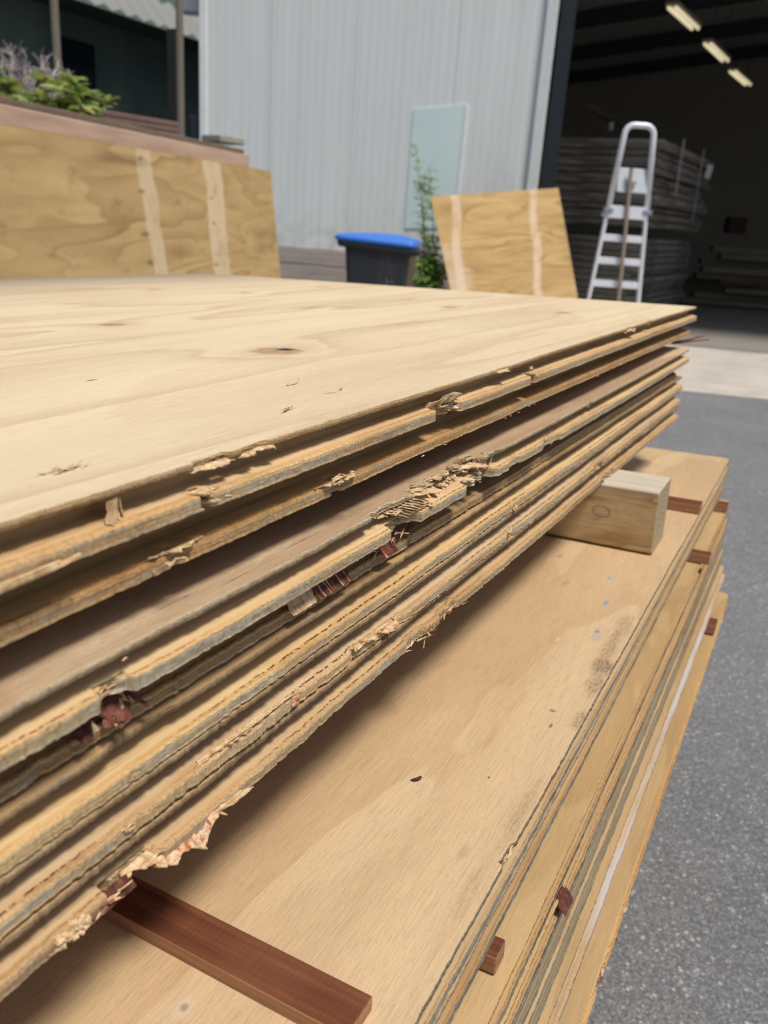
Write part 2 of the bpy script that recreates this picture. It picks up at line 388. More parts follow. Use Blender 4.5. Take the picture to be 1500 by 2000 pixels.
def sliver(mb, p, d, L, w, th, bend=0., twist=0., up=Vector((0, 0, 1)), mi=0, seg=5, blunt=.35):
    """a torn splinter: tapered, bent, ragged strip"""
    d = Vector(d).normalized(); side = d.cross(up)
    if side.length < .1: side = d.cross(Vector((0, 1, 0)))
    side.normalize(); upv = side.cross(d)
    b = len(mb.v); p = Vector(p)
    for i in range(seg+1):
        t = i/seg
        wd = w*(1-(1-blunt)*t**1.5)*(.8+.4*random.random()); h = th*(1-.6*t)
        ang = bend*t
        q = p + d*(L*t*math.cos(ang*.5)) + upv*(L*t*math.sin(ang*.5)) + side*(random.uniform(-.12, .12)*w)
        tw = twist*t
        sv = side*math.cos(tw)+upv*math.sin(tw); uv = upv*math.cos(tw)-side*math.sin(tw)
        for sx, sy in ((-1, -1), (1, -1), (1, 1), (-1, 1)):
            jx = 1+random.uniform(-.25, .25)
            mb.v.append(tuple(q+sv*(sx*wd/2*jx)+uv*(sy*h/2)))
    for i in range(seg):
        for k in range(4):
            mb.f.append((b+i*4+k, b+i*4+(k+1) % 4, b+(i+1)*4+(k+1) % 4, b+(i+1)*4+k)); mb.m.append(mi)
    mb.f.append((b+3, b+2, b+1, b)); mb.m.append(mi)
    e = b+seg*4; mb.f.append((e, e+1, e+2, e+3)); mb.m.append(mi)

def cluster(mb, l0, l1, s, z, n, L=(.006, .018), w=(.0012, .004), out=.35, zs=.003, mi=(0,), down=0., spread=1.):
    """torn fibres that stay close to the edge and mostly follow the grain"""
    n = max(3, int(n*.26))
    for _ in range(n):
        l = random.uniform(l0, l1)
        d = (random.choice((-1, 1)), -abs(random.gauss(0, out*.45))*spread, random.gauss(-down*.5, .13))
        ln = random.uniform(*L)
        if abs(l1-l0) > .4: ln *= .8; d = (d[0], d[1]*2.2, d[2])
        sliver(mb, (l-d[0]*ln*.4, s+random.uniform(-.0005, .0035), z+random.uniform(-zs, zs)), d, ln, random.uniform(*w)*.8, random.uniform(.0005, .0014),
               bend=random.gauss(0, .35), twist=random.gauss(0, .5), mi=random.choice(mi), seg=4)

def flap(mb, l0, l1, s_in, z0, width, lift=.004, th=.0009, mi=0, rag=1.0, seed=1, taper=1.0, skew=0.):
    """torn veneer tongue, still attached along its inner side; outer edge ragged"""
    n = max(8, int((l1-l0)/.0011)); k = 5
    l = np.linspace(l0, l1, n); t = (l-l0)/(l1-l0)
    wd = width*(np.clip(np.sin(np.pi*np.clip(t, .02, .98)), 0, 1)**(.45*taper))*(.78+.25*vnoise(l, .009, seed)*rag+.18*vnoise(l, .0022, seed+1)*rag)
    wd = np.maximum(wd, .0006)
    top = []
    for j in range(k):
        q = j/(k-1)
        zz = z0+lift*q**1.6*(.8+.35*vnoise(l, .012, seed+2))+.0005*vnoise(l, .004, seed+3+j)*q
        top.append(np.stack([l+skew*q*wd, s_in-wd*q, zz], 1))
    b = len(mb.v)
    for dz in (0, -th):
        for j in range(k):
            for i in range(n): mb.v.append((top[j][i][0], top[j][i][1], top[j][i][2]+dz*(1 if j < k-1 else .5)))
    def id_(d, j, i): return b+d*k*n+j*n+i
    for j in range(k-1):
        for i in range(n-1):
            mb.f.append((id_(0, j, i), id_(0, j+1, i), id_(0, j+1, i+1), id_(0, j, i+1))); mb.m.append(mi)
            mb.f.append((id_(1, j, i+1), id_(1, j+1, i+1), id_(1, j+1, i), id_(1, j, i))); mb.m.append(mi)
    for i in range(n-1): mb.f.append((id_(0, k-1, i), id_(1, k-1, i), id_(1, k-1, i+1), id_(0, k-1, i+1))); mb.m.append(mi)
    for i in (0, n-1):
        for j in range(k-1): mb.f.append((id_(0, j, i), id_(1, j, i), id_(1, j+1, i), id_(0, j+1, i))); mb.m.append(mi)

# ------------------------------------------------------------------ ground
def asphalt():
    n = NT('asphalt_ground', .9, .3); o = n.tc.outputs['Object']
    a = n.noise(o, 170, 5, .85); b = n.noise(o, 1.1, 4, .6); v = n.n('ShaderNodeTexVoronoi'); v.inputs['Scale'].default_value = 170; n.lk(o, v.inputs['Vector'])
    c = n.ramp(a, [(.3, (.12, .122, .126)), (.5, (.20, .202, .204)), (.68, (.31, .31, .308))])
    sp = n.mr(n.sep(v.outputs['Color'])[0], .90, .96, 0, 1)
    sp = n.m('MULTIPLY', sp, n.mr(v.outputs['Distance'], .0028*130, .0018*130, 0, .8))
    c = n.mix(sp, c, (.48, .47, .45))
    v2 = n.n('ShaderNodeTexVoronoi'); v2.inputs['Scale'].default_value = 55; n.lk(o, v2.inputs['Vector'])
    sp2 = n.m('MULTIPLY', n.mr(n.sep(v2.outputs['Color'])[1], .90, .97, 0, 1), n.mr(n.m('ADD', v2.outputs['Distance'], n.m('MULTIPLY', n.noise(o, 220, 2), .3)), .36, .26, 0, .75))
    c = n.mix(sp2, c, (.52, .51, .49))
    v3 = n.n('ShaderNodeTexVoronoi'); v3.inputs['Scale'].default_value = 165; n.lk(o, v3.inputs['Vector'])
    c = n.mix(1, c, n.ramp(n.sep(v3.outputs['Color'])[0], [(.1, .76), (.5, .98), (.93, 1.15), (.99, 2.0)]), 'MULTIPLY')
    c = n.mix(n.mr(v3.outputs['Distance'], .42, .60, 0, .4), c, (.08, .08, .083))
    c = n.mix(1, c, n.ramp(b, [(.3, .86), (.7, 1.14)]), 'MULTIPLY')
    st = n.noise(o, 1, 5, .7, sc=(.9, 2.2, 1), off=(3, 3, 0))
    c = n.mix(n.mr(st, .62, .72, 0, .3), c, (.09, .09, .092))
    n.bump(n.m('ADD', a, v.outputs['Distance']), .7, .004)
    return n.base(c)
def concrete():
    n = NT('concrete_apron', .85, .25); o = n.tc.outputs['Object']
    c = n.ramp(n.noise(o, 2.2, 6, .65), [(.3, (.40, .36, .32)), (.55, (.50, .455, .40)), (.75, (.56, .52, .47))])
    c = n.mix(1, c, n.ramp(n.noise(o, 60, 3, .7), [(.3, .88), (.7, 1.08)]), 'MULTIPLY')
    st = n.noise(o, 1.3, 5, .7, off=(7, 1, 0))
    c = n.mix(n.mr(st, .6, .7, 0, .4), c, (.26, .22, .19))
    n.bump(n.noise(o, 40, 4), .3, .003)
    return n.base(c)
m = MB(); m.add([(-70, -60, 0), (70, -60, 0), (70, 80, 0), (-70, 80, 0)], [(0, 1, 2, 3)])
tag(m.build('ground', asphalt()), kind='structure')
FY = lambda X: 10.45-.2*X         # facade line
YAW = math.atan(-.2)
m = MB(); yb = lambda X: 6.84-.175*(X-2.38)
m.add([(-.2, yb(-.2), .004), (14, yb(14), .004), (14, FY(14)-.02, .004), (-.2, FY(-.2)-.02, .004)], [(0, 1, 2, 3)])
tag(m.build('concrete_apron', concrete()), kind='structure')

# ------------------------------------------------------------------ hangar with corrugated front
def cladding(name, col):
    n = NT(name, .42, .5); o = n.tc.outputs['Object']
    st = n.noise(o, 1, 4, .6, sc=(5, 5, .35), off=(2, 0, 0))
    c = n.mix(1, tuple(col), n.ramp(st, [(.3, .95), (.5, 1), (.7, 1.04)]), 'MULTIPLY')
    d = n.noise(o, 1, 5, .65, sc=(1.4, 1.4, .5), off=(4, 0, 3))
    c = n.mix(n.mr(d, .55, .75, 0, .28), c, (.30, .32, .31))
    z = n.sep(o)[2]
    c = n.mix(n.m('MULTIPLY', n.mr(z, 1.25, .72, 0, .4), n.mr(n.noise(o, 5, 4), .4, .65, 0, 1)), c, (.25, .26, .22))
    return n.base(c)
M_clad = cladding('pale_grey_cladding', (.69, .71, .70))
FM = Matrix.Translation((0, 10.45, 0)) @ Matrix.Rotation(YAW, 4, 'Z')      # local x along the facade, -y towards the yard
def fl(X): return X/math.cos(YAW)
hang = thing('industrial_hall', 'large pale grey metal clad hall with a tall open doorway showing its dark inside', 'building')
hang.matrix_world = FM
JX = fl(1.46)
m = MB()
def ribs(m, x0, x1, z0, z1, pitch=.1, dep=.0011, y=0.):
    x = x0; pts = []
    while x < x1-1e-6:
        for dx, dy in ((0, 0), (.5, 0), (.65, -dep), (.85, -dep), (1.0, 0)):
            pts.append((min(x+dx*pitch, x1), dy))
        x += pitch
    b = len(m.v)
    for px_, py_ in pts: m.v += [(px_, y+py_, z0), (px_, y+py_, z1)]
    for i in range(len(pts)-1):
        if pts[i+1][0]-pts[i][0] < 1e-6 and pts[i+1][1] == pts[i][1]: continue
        m.f.append((b+2*i, b+2*i+2, b+2*i+3, b+2*i+1)); m.m.append(0)
XL = fl(-2.45)
seams = [XL, fl(-1.66), fl(-.68), fl(.45), JX-.12]
for a, b in zip(seams[:-1], seams[1:]): ribs(m, a+.0015, b-.0015, .74, 7.5)
m.build('metal_cladding', M_clad, hang)
bx('seam_backing', ((XL+JX)/2, .03, 4.1), (JX-XL-.02, .03, 6.7), simple('seam_dark', (.10, .11, .115), .8), hang)
bx('corner_flashing', (XL-.02, .02, 4.1), (.09, .09, 6.8), simple('flashing_white', (.72, .74, .74), .45), hang, bevel=.008)
bx('door_jamb', (JX-.06, .0, 3.72), (.12, .10, 7.3), simple('jamb_grey', (.62, .64, .64), .4), hang, bevel=.01)
bx('sliding_door_edge', (JX+.10, .16, 3.0), (.16, .10, 5.9), simple('dark_blue_steel', (.018, .022, .030), .5), hang, bevel=.005)
plm = NT('weathered_planks', .85); o_ = plm.tc.outputs['Object']
pc = plm.mix(1, (.38, .32, .285), plm.ramp(plm.noise(o_, 1, 5, .65, sc=(1.5, 1, 22)), [(.3, .7), (.5, 1), (.7, 1.2)]), 'MULTIPLY')
pz = plm.m('FRACT', plm.m('MULTIPLY', plm.sep(o_)[2], 1/.185))
pc = plm.mix(plm.mr(pz, .05, .02, 0, .8), pc, (.05, .04, .035)); plm.base(pc)
m = MB()
for k in range(4): m.box(((XL+JX)/2-.06, -.035, .0925+.185*k-.005), (JX-XL-.0, .05, .178))
m.build('plank_plinth', plm.mat, hang, bevel=.006)
bx('lintel', (fl(6.5), .05, 6.55), (fl(10.2), .12, 1.9), M_clad, hang)
bx('far_jamb', (fl(11.6), .0, 3.7), (.5, .10, 7.4), M_clad, hang)
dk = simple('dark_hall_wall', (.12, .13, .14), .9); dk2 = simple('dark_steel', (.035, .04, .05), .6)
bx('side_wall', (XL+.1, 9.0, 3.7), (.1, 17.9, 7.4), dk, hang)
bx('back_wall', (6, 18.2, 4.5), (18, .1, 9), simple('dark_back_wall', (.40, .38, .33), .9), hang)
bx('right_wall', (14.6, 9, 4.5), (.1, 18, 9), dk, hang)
m = MB(); sl = .17
zr = lambda x: 4.55+sl*(x-XL)
m.add([(XL, .1, zr(XL)), (15, .1, zr(15)), (15, 18.3, zr(15)), (XL, 18.3, zr(XL)), (XL, .1, zr(XL)+.15), (15, .1, zr(15)+.15), (15, 18.3, zr(15)+.15), (XL, 18.3, zr(XL)+.15)],
      [(0, 3, 2, 1), (4, 5, 6, 7), (0, 1, 5, 4), (2, 3, 7, 6), (1, 2, 6, 5), (3, 0, 4, 7)])
m.build('roof', simple('dark_roof_lining', (.62, .61, .56), .9), hang)
for k, yy in enumerate((2.2, 5.6, 9.0, 12.4, 15.8)):
    m = MB(); a = math.atan(sl)
    rot = Matrix.Rotation(-a, 3, 'Y')
    cx_ = (XL+15)/2
    m.box((cx_, yy, zr(cx_)-.16), ((15-XL)/math.cos(a), .14, .28), rot)
    m.build('roof_beam', dk2, hang)
bx('column', (at(1392, 400, Y=17.)[0]*1.02, 6.6, 3), (.22, .22, 6.0), dk2, hang)
m = MB(); m.add([(XL, .12, .003), (14.5, .12, .003), (14.5, 18.1, .003), (XL, 18.1, .003)], [(0, 1, 2, 3)])
m.build('hall_floor', simple('hall_floor_concrete', (.24, .22, .195), .8, bump=.2), hang)

# lamps
lm = NT('lamp_tube_glow', .5); lm.b.inputs['Emission Color'].default_value = (1, .86, .58, 1); lm.b.inputs['Emission Strength'].default_value = .62; lm.base((.8, .75, .6))
lampbody = simple('lamp_body', (.35, .32, .24), .5)
for k, (p0, p1, lab) in enumerate((((4.40, 17.12), (5.49, 18.93), 'fluorescent lamp nearest the doorway, highest in the row inside the dark hall'),
                                   ((5.98, 19.9), (7.15, 21.9), 'middle one of three fluorescent lamps hanging inside the dark hall'),
                                   ((7.57, 22.81), (8.81, 24.85), 'deepest and lowest looking of three fluorescent lamps inside the dark hall'))):
    # hung nearer than the roof: scale the measured 5 m plane to lamp height 4.3 m
    kf = (4.3-EYE)/(5.0-EYE)
    a = Vector((p0[0]*kf, p0[1]*kf, 4.3)); b = Vector((p1[0]*kf, p1[1]*kf, 4.3)); d = (b-a); n_ = Vector((-d.y, d.x, 0)).normalized()
    t = thing('fluorescent_lamp', lab, 'lamp', (a+b)/2, 'fluorescent lamps in the hall', (0, 0, math.atan2(d.y, d.x)))
    Ld = d.length*.86
    m = MB(); m.box((0, 0, .05), (Ld*1.0, .19, .05)); m.build('housing', lampbody, t)
    for s_ in (-1, 1):
        m = MB(); m.tube([(-Ld/2+.03, s_*.050, 0), (Ld/2-.03, s_*.050, 0)], .027, 8); m.build('tube', lm.mat, t, smooth=True)
    m = MB()
    for e in (-.35, .35): m = MB(); m.tube([(Ld*e, 0, .07), (Ld*e, 0, .8)], .008, 5); m.build('hanger', dk2, t)

# board stacks inside the hall
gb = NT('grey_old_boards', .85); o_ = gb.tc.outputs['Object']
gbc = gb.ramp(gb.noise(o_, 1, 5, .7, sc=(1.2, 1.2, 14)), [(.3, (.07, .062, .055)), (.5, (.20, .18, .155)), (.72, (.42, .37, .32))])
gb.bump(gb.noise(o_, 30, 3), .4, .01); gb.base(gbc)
rotp = Matrix.Rotation(R_(-29), 3, 'Z')
base_ = Vector((1.55, 12.45, 0))
def hallboard(k, z, h, x0, x1, dep, lab, grp):
    m = MB(); c = rotp @ Vector(((x0+x1)/2, dep/2, 0)); m.box((0, 0, 0), (x1-x0, dep, h), rotp)
    o = m.build('stacked_board', gb.mat, bevel=.006); o.location = base_+c+Vector((0, 0, z+h/2)); tag(o, lab, 'board', grp); return o
zz = .12; names = ['first', 'second', 'third', 'fourth', 'fifth', 'sixth', 'seventh', 'eighth', 'ninth', 'tenth', 'eleventh', 'topmost']
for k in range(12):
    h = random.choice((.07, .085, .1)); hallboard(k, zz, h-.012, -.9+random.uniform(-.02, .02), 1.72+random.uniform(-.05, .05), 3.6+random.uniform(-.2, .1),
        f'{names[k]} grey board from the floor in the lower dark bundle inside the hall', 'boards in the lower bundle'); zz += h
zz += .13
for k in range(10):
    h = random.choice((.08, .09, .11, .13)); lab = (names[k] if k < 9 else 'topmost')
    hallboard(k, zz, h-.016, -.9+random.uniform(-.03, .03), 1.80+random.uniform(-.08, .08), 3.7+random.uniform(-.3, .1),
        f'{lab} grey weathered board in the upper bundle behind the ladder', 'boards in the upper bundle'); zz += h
for x_ in (.1, .8, 1.45):
    m = MB(); m.box((0, 0, 0), (.1, 2.3, .11), rotp); o = m.build('bearer_beam', gb.mat); o.location = base_+rotp @ Vector((x_, 1.2, 0))+Vector((0, 0, .055))
    tag(o, 'dark timber bearer under the lower bundle of boards in the hall', 'beam', 'bearers under the board bundles')
wp = simple('white_plastic', (.42, .42, .46), .5)
def strap(x_, y_, z0, z1, w, lab):
    m = MB(); p = base_+rotp @ Vector((x_, y_, 0)); m.box((0, 0, 0), (.012, w, z1-z0), rotp @ Matrix.Rotation(R_(3), 3, 'X')); o = m.build('plastic_strap', wp, bevel=.003); o.location = p+Vector((0, 0, (z0+z1)/2)); tag(o, lab, 'strap', 'straps on the board bundle')
strap(1.90, .9, 1.7, 2.4, .05, 'wide white plastic strap hanging down the near end of the grey board bundle')
strap(1.90, 2.3, 1.4, 2.4, .02, 'thin white strap round the far side of the grey board bundle')
o = bx('paper_label', at(1384, 335, Y=14.2), (.09, .02, .20), simple('paper_white', (.6, .56, .56), .7), rot=Matrix.Rotation(R_(8), 3, 'Y')); tag(o, 'small white paper tag hanging in the dark hall beside the column', 'tag')
o = bx('hanging_bulb_holder', at(1193, 247, Y=13.5), (.07, .07, .12), wp, bevel=.02); tag(o, 'small pale fitting hanging in the dark just left of the ladder top', 'fitting')
# timber rail hung in the hall, just visible
m = MB(); a = at(1140, 205, Y=13.5); b = at(1215, 245, Y=15.0); m.tube([a, b], .05, 6); tag(m.build('ceiling_pipe', simple('brown_pipe', (.10, .08, .05), .7)), 'dim brown pipe running under the hall roof behind the ladder top', 'pipe')
# low timber heap deeper in the hall
th = thing('timber_heap', 'dim heap of loose timber deep in the hall right of the board bundles', 'timber', at(1440, 560, Y=16.))
th.location.z = 0
gw = simple('dim_timber', (.16, .125, .085), .85, var=.4, nscale=3)
for k in range(9):
    m = MB(); m.box((random.uniform(-.4, .5), random.uniform(-.4, .4), .08+k*.115), (random.uniform(1.1, 1.7), .22, .09), Matrix.Rotation(random.uniform(-.15, .15), 3, 'Z'))
    m.build('plank', gw, th, bevel=.005)
o = bx('red_crate', at(1436, 440, Y=17.5), (.35, .3, .3), simple('dull_red_plastic', (.05, .012, .010), .6), bevel=.03); tag(o, 'dull red plastic crate on top of the timber heap in the hall', 'crate')
o.location = (0, 0, 0)

# ------------------------------------------------------------------ frosted glass pane on the facade
gm = NT('frosted_glass', .35, .5); gm.base(gm.mix(gm.mr(gm.noise(gm.tc.outputs['Object'], 1.2, 3), .3, .7), (.56, .70, .70), (.66, .78, .77)))
FI = FM.inverted()
gc = [FI @ at(px_, py_, Y=10.38) for px_, py_ in ((806, 212), (911, 206), (886, 445), (788, 446))]
m = MB(); m.add([(q.x, -.012, q.z) for q in gc]+[(q.x, -.001, q.z) for q in gc], [(3, 2, 1, 0), (4, 5, 6, 7), (0, 1, 5, 4), (1, 2, 6, 5), (2, 3, 7, 6), (3, 0, 4, 7)])
m.build('frosted_window', gm.mat, hang)
m = MB(); a, b = gc[1], gc[2]; m.add([(a.x, -.018, a.z), (a.x+.03, -.018, a.z), (b.x+.03, -.018, b.z), (b.x, -.018, b.z), (a.x, 0, a.z), (a.x+.03, 0, a.z), (b.x+.03, 0, b.z), (b.x, 0, b.z)], [(3, 2, 1, 0), (4, 5, 6, 7), (0, 1, 5, 4), (1, 2, 6, 5), (2, 3, 7, 6), (3, 0, 4, 7)])
m.build('window_edge_strip', simple('white_strip', (.74, .76, .76), .5), hang)

# ------------------------------------------------------------------ dark green building on the left
dg = NT('dark_green_wall', .7, .3); o_ = dg.tc.outputs['Object']
dg.base(dg.mix(dg.mr(dg.noise(o_, .8, 3), .35, .7), (.15, .205, .18), (.23, .30, .265)))
e0, e1 = Vector((-5.51, 15.84, 4.2)), Vector((-4.27, 18.62, 4.2)); ed = (e1-e0).normalized(); en = Vector((ed.y, -ed.x, 0))   # en points to the yard
gbld = thing('dark_green_building', 'dark green building in deep shade with a pale corrugated eave', 'building')
P0 = e0-ed*9-en*.9; P1 = e1+ed*8-en*.9
m = MB(); m.add([P0*1, P1*1, Vector((P1.x, P1.y, 5)), Vector((P0.x, P0.y, 5))], [(0, 1, 2, 3)])
for v_ in (0, 1): m.v[v_] = (m.v[v_][0], m.v[v_][1], 0)
m.build('wall', dg.mat, gbld)
m = MB(); a = P0-en*6; b = P1-en*6; m.add([(a.x, a.y, 0), (b.x, b.y, 0), (b.x, b.y, 5), (a.x, a.y, 5)], [(0, 1, 2, 3)])
m.build('rear_wall', dg.mat, gbld)
# corrugated eave sheet
m = MB(); cg = []
Lt = 22; nst = 220; s0_ = e0-ed*12
for i in range(nst+1):
    p = s0_+ed*(Lt*i/nst); wv = .035*math.cos(i*math.pi/2)
    m.v += [tuple(p+Vector((0, 0, wv))), tuple(p-en*.55+Vector((0, 0, .55+wv)))]
for i in range(nst): m.f.append((2*i, 2*i+2, 2*i+3, 2*i+1)); m.m.append(0)
m.build('corrugated_eave', simple('fibre_cement', (.24, .245, .235), .9, nscale=2), gbld)
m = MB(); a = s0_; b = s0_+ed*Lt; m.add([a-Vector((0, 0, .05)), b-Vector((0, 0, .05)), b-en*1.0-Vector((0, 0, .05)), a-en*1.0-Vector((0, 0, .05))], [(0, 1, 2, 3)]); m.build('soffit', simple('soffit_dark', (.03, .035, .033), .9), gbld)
wloc = at(148, 135, Y=16.2)
o = bx('dark_window', (wloc.x, wloc.y, wloc.z), (.9, .05, .9), simple('window_dark', (.006, .009, .013), .25), gbld, rot=Matrix.Rotation(math.atan2(ed.y, ed.x), 3, 'Z'))
w2 = at(342, 150, Y=17.3); bx('wall_column', (w2.x, w2.y, 2.05), (.20, .2, 4.1), simple('column_dark', (.03, .031, .031), .7), gbld, rot=Matrix.Rotation(math.atan2(ed.y, ed.x), 3, 'Z'))
# pale upper neighbour and ventilation box high at the top
o = bx('ventilation_box', at(374, 2, Y=13.), (.26, .3, .30), simple('vent_white', (.6, .62, .66), .5), bevel=.01); tag(o, 'small white ventilation box above the corrugated eave beside the grey hall corner', 'vent box')
# poles
pm = simple('pole_tan', (.17, .15, .115), .6)
for (px_, py_, Y_, r_, lab) in ((112, 120, 8., .034, 'tan pole rising behind the shrub at the far left'), (352, 150, 9., .036, 'tan pole beside the dark column near the grey hall corner')):
    p = at(px_, py_, Y=Y_); m = MB(); m.tube([(p.x, p.y, 0), (p.x, p.y, 3), (p.x, p.y, 6)], r_, 10); m.tube([(p.x, p.y, 0), (p.x, p.y, .02)], .09, 10)
    tag(m.build('tall_pole', pm, smooth=False), lab, 'pole', 'tall tan poles')
# fence
fm = simple('fence_black', (.012, .016, .02), .5)
fa, fb_ = Vector((-3.9, 10.6, 0)), Vector((-2.62, 11.2, 0))
ft = thing('bar_fence', 'thin black bar fence between the plank pile and the grey hall corner', 'fence', fa)
m = MB()
for i in range(17):
    q = (fb_-fa)*(i/16); m.tube([(q.x, q.y, .1), (q.x, q.y, 2.12)], .008, 5)
for z_ in (.25, 2.0): m.tube([(0, 0, z_), ((fb_-fa).x, (fb_-fa).y, z_)], .012, 5)
m.build('bars', fm, ft)
q = at(379, 250, Y=11.); m = MB(); m.box((q.x-fa.x, q.y-fa.y, 1.07), (.09, .09, 2.15)); m.build('post', simple('post_blue_black', (.012, .018, .03), .5), ft, bevel=.01)

# ------------------------------------------------------------------ ply panel, beam and plank pile on the left
T0 = Vector((-1.64, 3.19, 1.42)); T1 = Vector((-.96, 6.23, 1.42))
pd = (T1-T0); plen = pd.length+.0; px = pd.normalized(); pn = Vector((px.y, -px.x, 0))   # pn to the yard
dn = (Vector((0, 0, -1))+pn*.13).normalized(); 
def panel_frame(o, xa, ya):
    za = xa.cross(ya).normalized(); mt = Matrix.Identity(4)
    for i in range(3): mt[i][0] = xa[i]; mt[i][1] = ya[i]; mt[i][2] = za[i]; mt[i][3] = o[i]
    return mt
def flat_panel(name, w, h, t, mats, frm, lab, cat, corners=None, grp=None):
    m = MB(); c = corners or [(0, 0), (w, 0), (w, h), (0, h)]
    nn = 1
    m.add([(x, y, 0) for x, y in c]+[(x, y, -t) for x, y in c], [(0, 1, 2, 3), (7, 6, 5, 4)])
    m.add([(x, y, 0) for x, y in c]+[(x, y, -t) for x, y in c], [(0, 4, 5, 1), (1, 5, 6, 2), (2, 6, 7, 3), (3, 7, 4, 0)], 1)
    o = m.build(name, mats, bevel=.002); o.matrix_world = frm; tag(o, lab, cat, grp); return o
edgem = simple('panel_edge', (.30, .20, .11), .8, var=.3, nscale=40)
PL = plen
xs1 = PL*(1-.245*1.0); 
def xfrac(px_, py_):
    d = CF+(px_-750)/FPX*CR-(py_-1000)/FPX*CU; o0 = Vector((0, 0, EYE)); nrm = px.cross(dn); dd = Vector(d)
    k = (T1-o0).dot(nrm)/dd.dot(nrm); P = o0+dd*k; return (P-T0).dot(px), (P-T0).dot(dn)
b1 = xfrac(256, 320)[0], xfrac(290, 500)[0]; b2 = xfrac(398, 400)[0], xfrac(432, 400)[0]
LP_ = ply_face('yellowed_ply_face', (.63, .43, .20), (.33, .20, .075), knots=[], seed=4.2, freq=11, strength=.8, patch=.1, blotch=.5, stretch=3.,
    bands=[(b1[0]+.03, b1[0]+.20, .20, (.72, .55, .35)), (b2[0], b2[1], .16, (.76, .59, .39))], dirt=.55,
    marks=[(xfrac(268, 310)[0], xfrac(268, 310)[1], .03, .012, (.04, .025, .02), .9), (xfrac(270, 374)[0], xfrac(270, 374)[1], .04, .012, (.05, .03, .02), .9), (xfrac(278, 458)[0], xfrac(278, 458)[1], .05, .013, (.05, .03, .02), .9),
           (xfrac(288, 514)[0], xfrac(288, 514)[1], .04, .014, (.05, .03, .02), .9), (xfrac(407, 387)[0], xfrac(407, 387)[1], .03, .01, (.08, .05, .03), .8), (xfrac(413, 437)[0], xfrac(413, 437)[1], .03, .01, (.08, .05, .03), .8), (xfrac(417, 517)[0], xfrac(417, 517)[1], .035, .01, (.05, .03, .02), .9),
           (xfrac(235, 312)[0], xfrac(235, 312)[1], .28, .03, (.07, .045, .025), .6), (xfrac(180, 340)[0], xfrac(180, 340)[1], .3, .06, (.16, .11, .055), .35)])
flat_panel('leaning_plywood', PL, 1.35, .018, [LP_, edgem], panel_frame(T0, px, dn), 'long yellowed plywood panel with two pale strips leaning on its long side at the left', 'plywood panel')
# the beam and planks behind/above it
bm_ = NT('brown_beam', .7); o_ = bm_.tc.outputs['Object']
bm_.base(bm_.mix(bm_.mr(bm_.noise(o_, 1, 4, .6, sc=(2, 20, 20)), .35, .65), (.50, .33, .24), (.66, .46, .34)))
dbm = simple('dark_plank', (.20, .145, .11), .85, var=.3, nscale=10)
cz = math.atan2(px.y, px.x)
def beam(name, x0, x1, back, z0, h, w, mat, lab, cat='beam', grp=None, par=None):
    c = T0+px*((x0+x1)/2)-pn*(back+w/2); m = MB(); m.box((0, 0, 0), (x1-x0, w, h)); o = m.build(name, mat, par, bevel=.004)
    o.location = (c.x, c.y, z0+h/2); o.rotation_euler = (0, 0, cz); 
    if lab: tag(o, lab, cat, grp)
    return o
EX = xfrac(485, 310)[0]
beam('timber_beam', -.3, EX, .0, 1.422, .075, .09, bm_.mat, 'long brown beam lying on the plywood panel top at the left')
beam('plank', -.3, EX-.06, .01, 1.4995, .026, .14, dbm, 'thin dark weathered plank on top of the long brown beam', 'plank')
sup = thing('planter_box', 'timber planter box behind the leaning plywood panel holding the shrub', 'planter', (0, 0, 0))
beam('side', -.3, EX-.15, .16, .0, 1.40, .05, dbm, None, par=sup); beam('side', -.3, EX-.15, 1.3, .0, 1.40, .05, dbm, None, par=sup)
beam('end', EX-.2, EX-.15, .215, .0, 1.40, 1.08, dbm, None, par=sup)
beam('soil', -.3, EX-.205, .215, .2, 1.1, 1.08, simple('soil', (.05, .035, .025), .95), None, par=sup)
q = at(245, 240, Y=5.3)
for k in range(3):
    m = MB(); m.box((0, 0, 0), (.62-.02*k, .35, .026)); o = m.build('short_plank', simple('red_brown_plank', (.21, .14, .115), .8, var=.25), bevel=.003)
    o.location = (q.x-.03, q.y, 1.50+k*.031+.06); o.rotation_euler = (R_(2), 0, cz-.35)
    tag(o, ('lowest', 'middle', 'uppermost')[k]+' of three short brown planks piled right of the shrub', 'plank', 'short planks beside the shrub')
q = at(436, 294, Y=6.0)
mm = simple('mossy_stone', (.33, .33, .27), .95, var=.5, nscale=25)
o = bx('mossy_slab', (q.x, q.y, 1.585), (.22, .18, .045), mm, rot=Matrix.Rotation(cz-.4, 3, 'Z'), bevel=.008); tag(o, 'small pale mossy slab lying at the far end of the brown beam', 'slab')

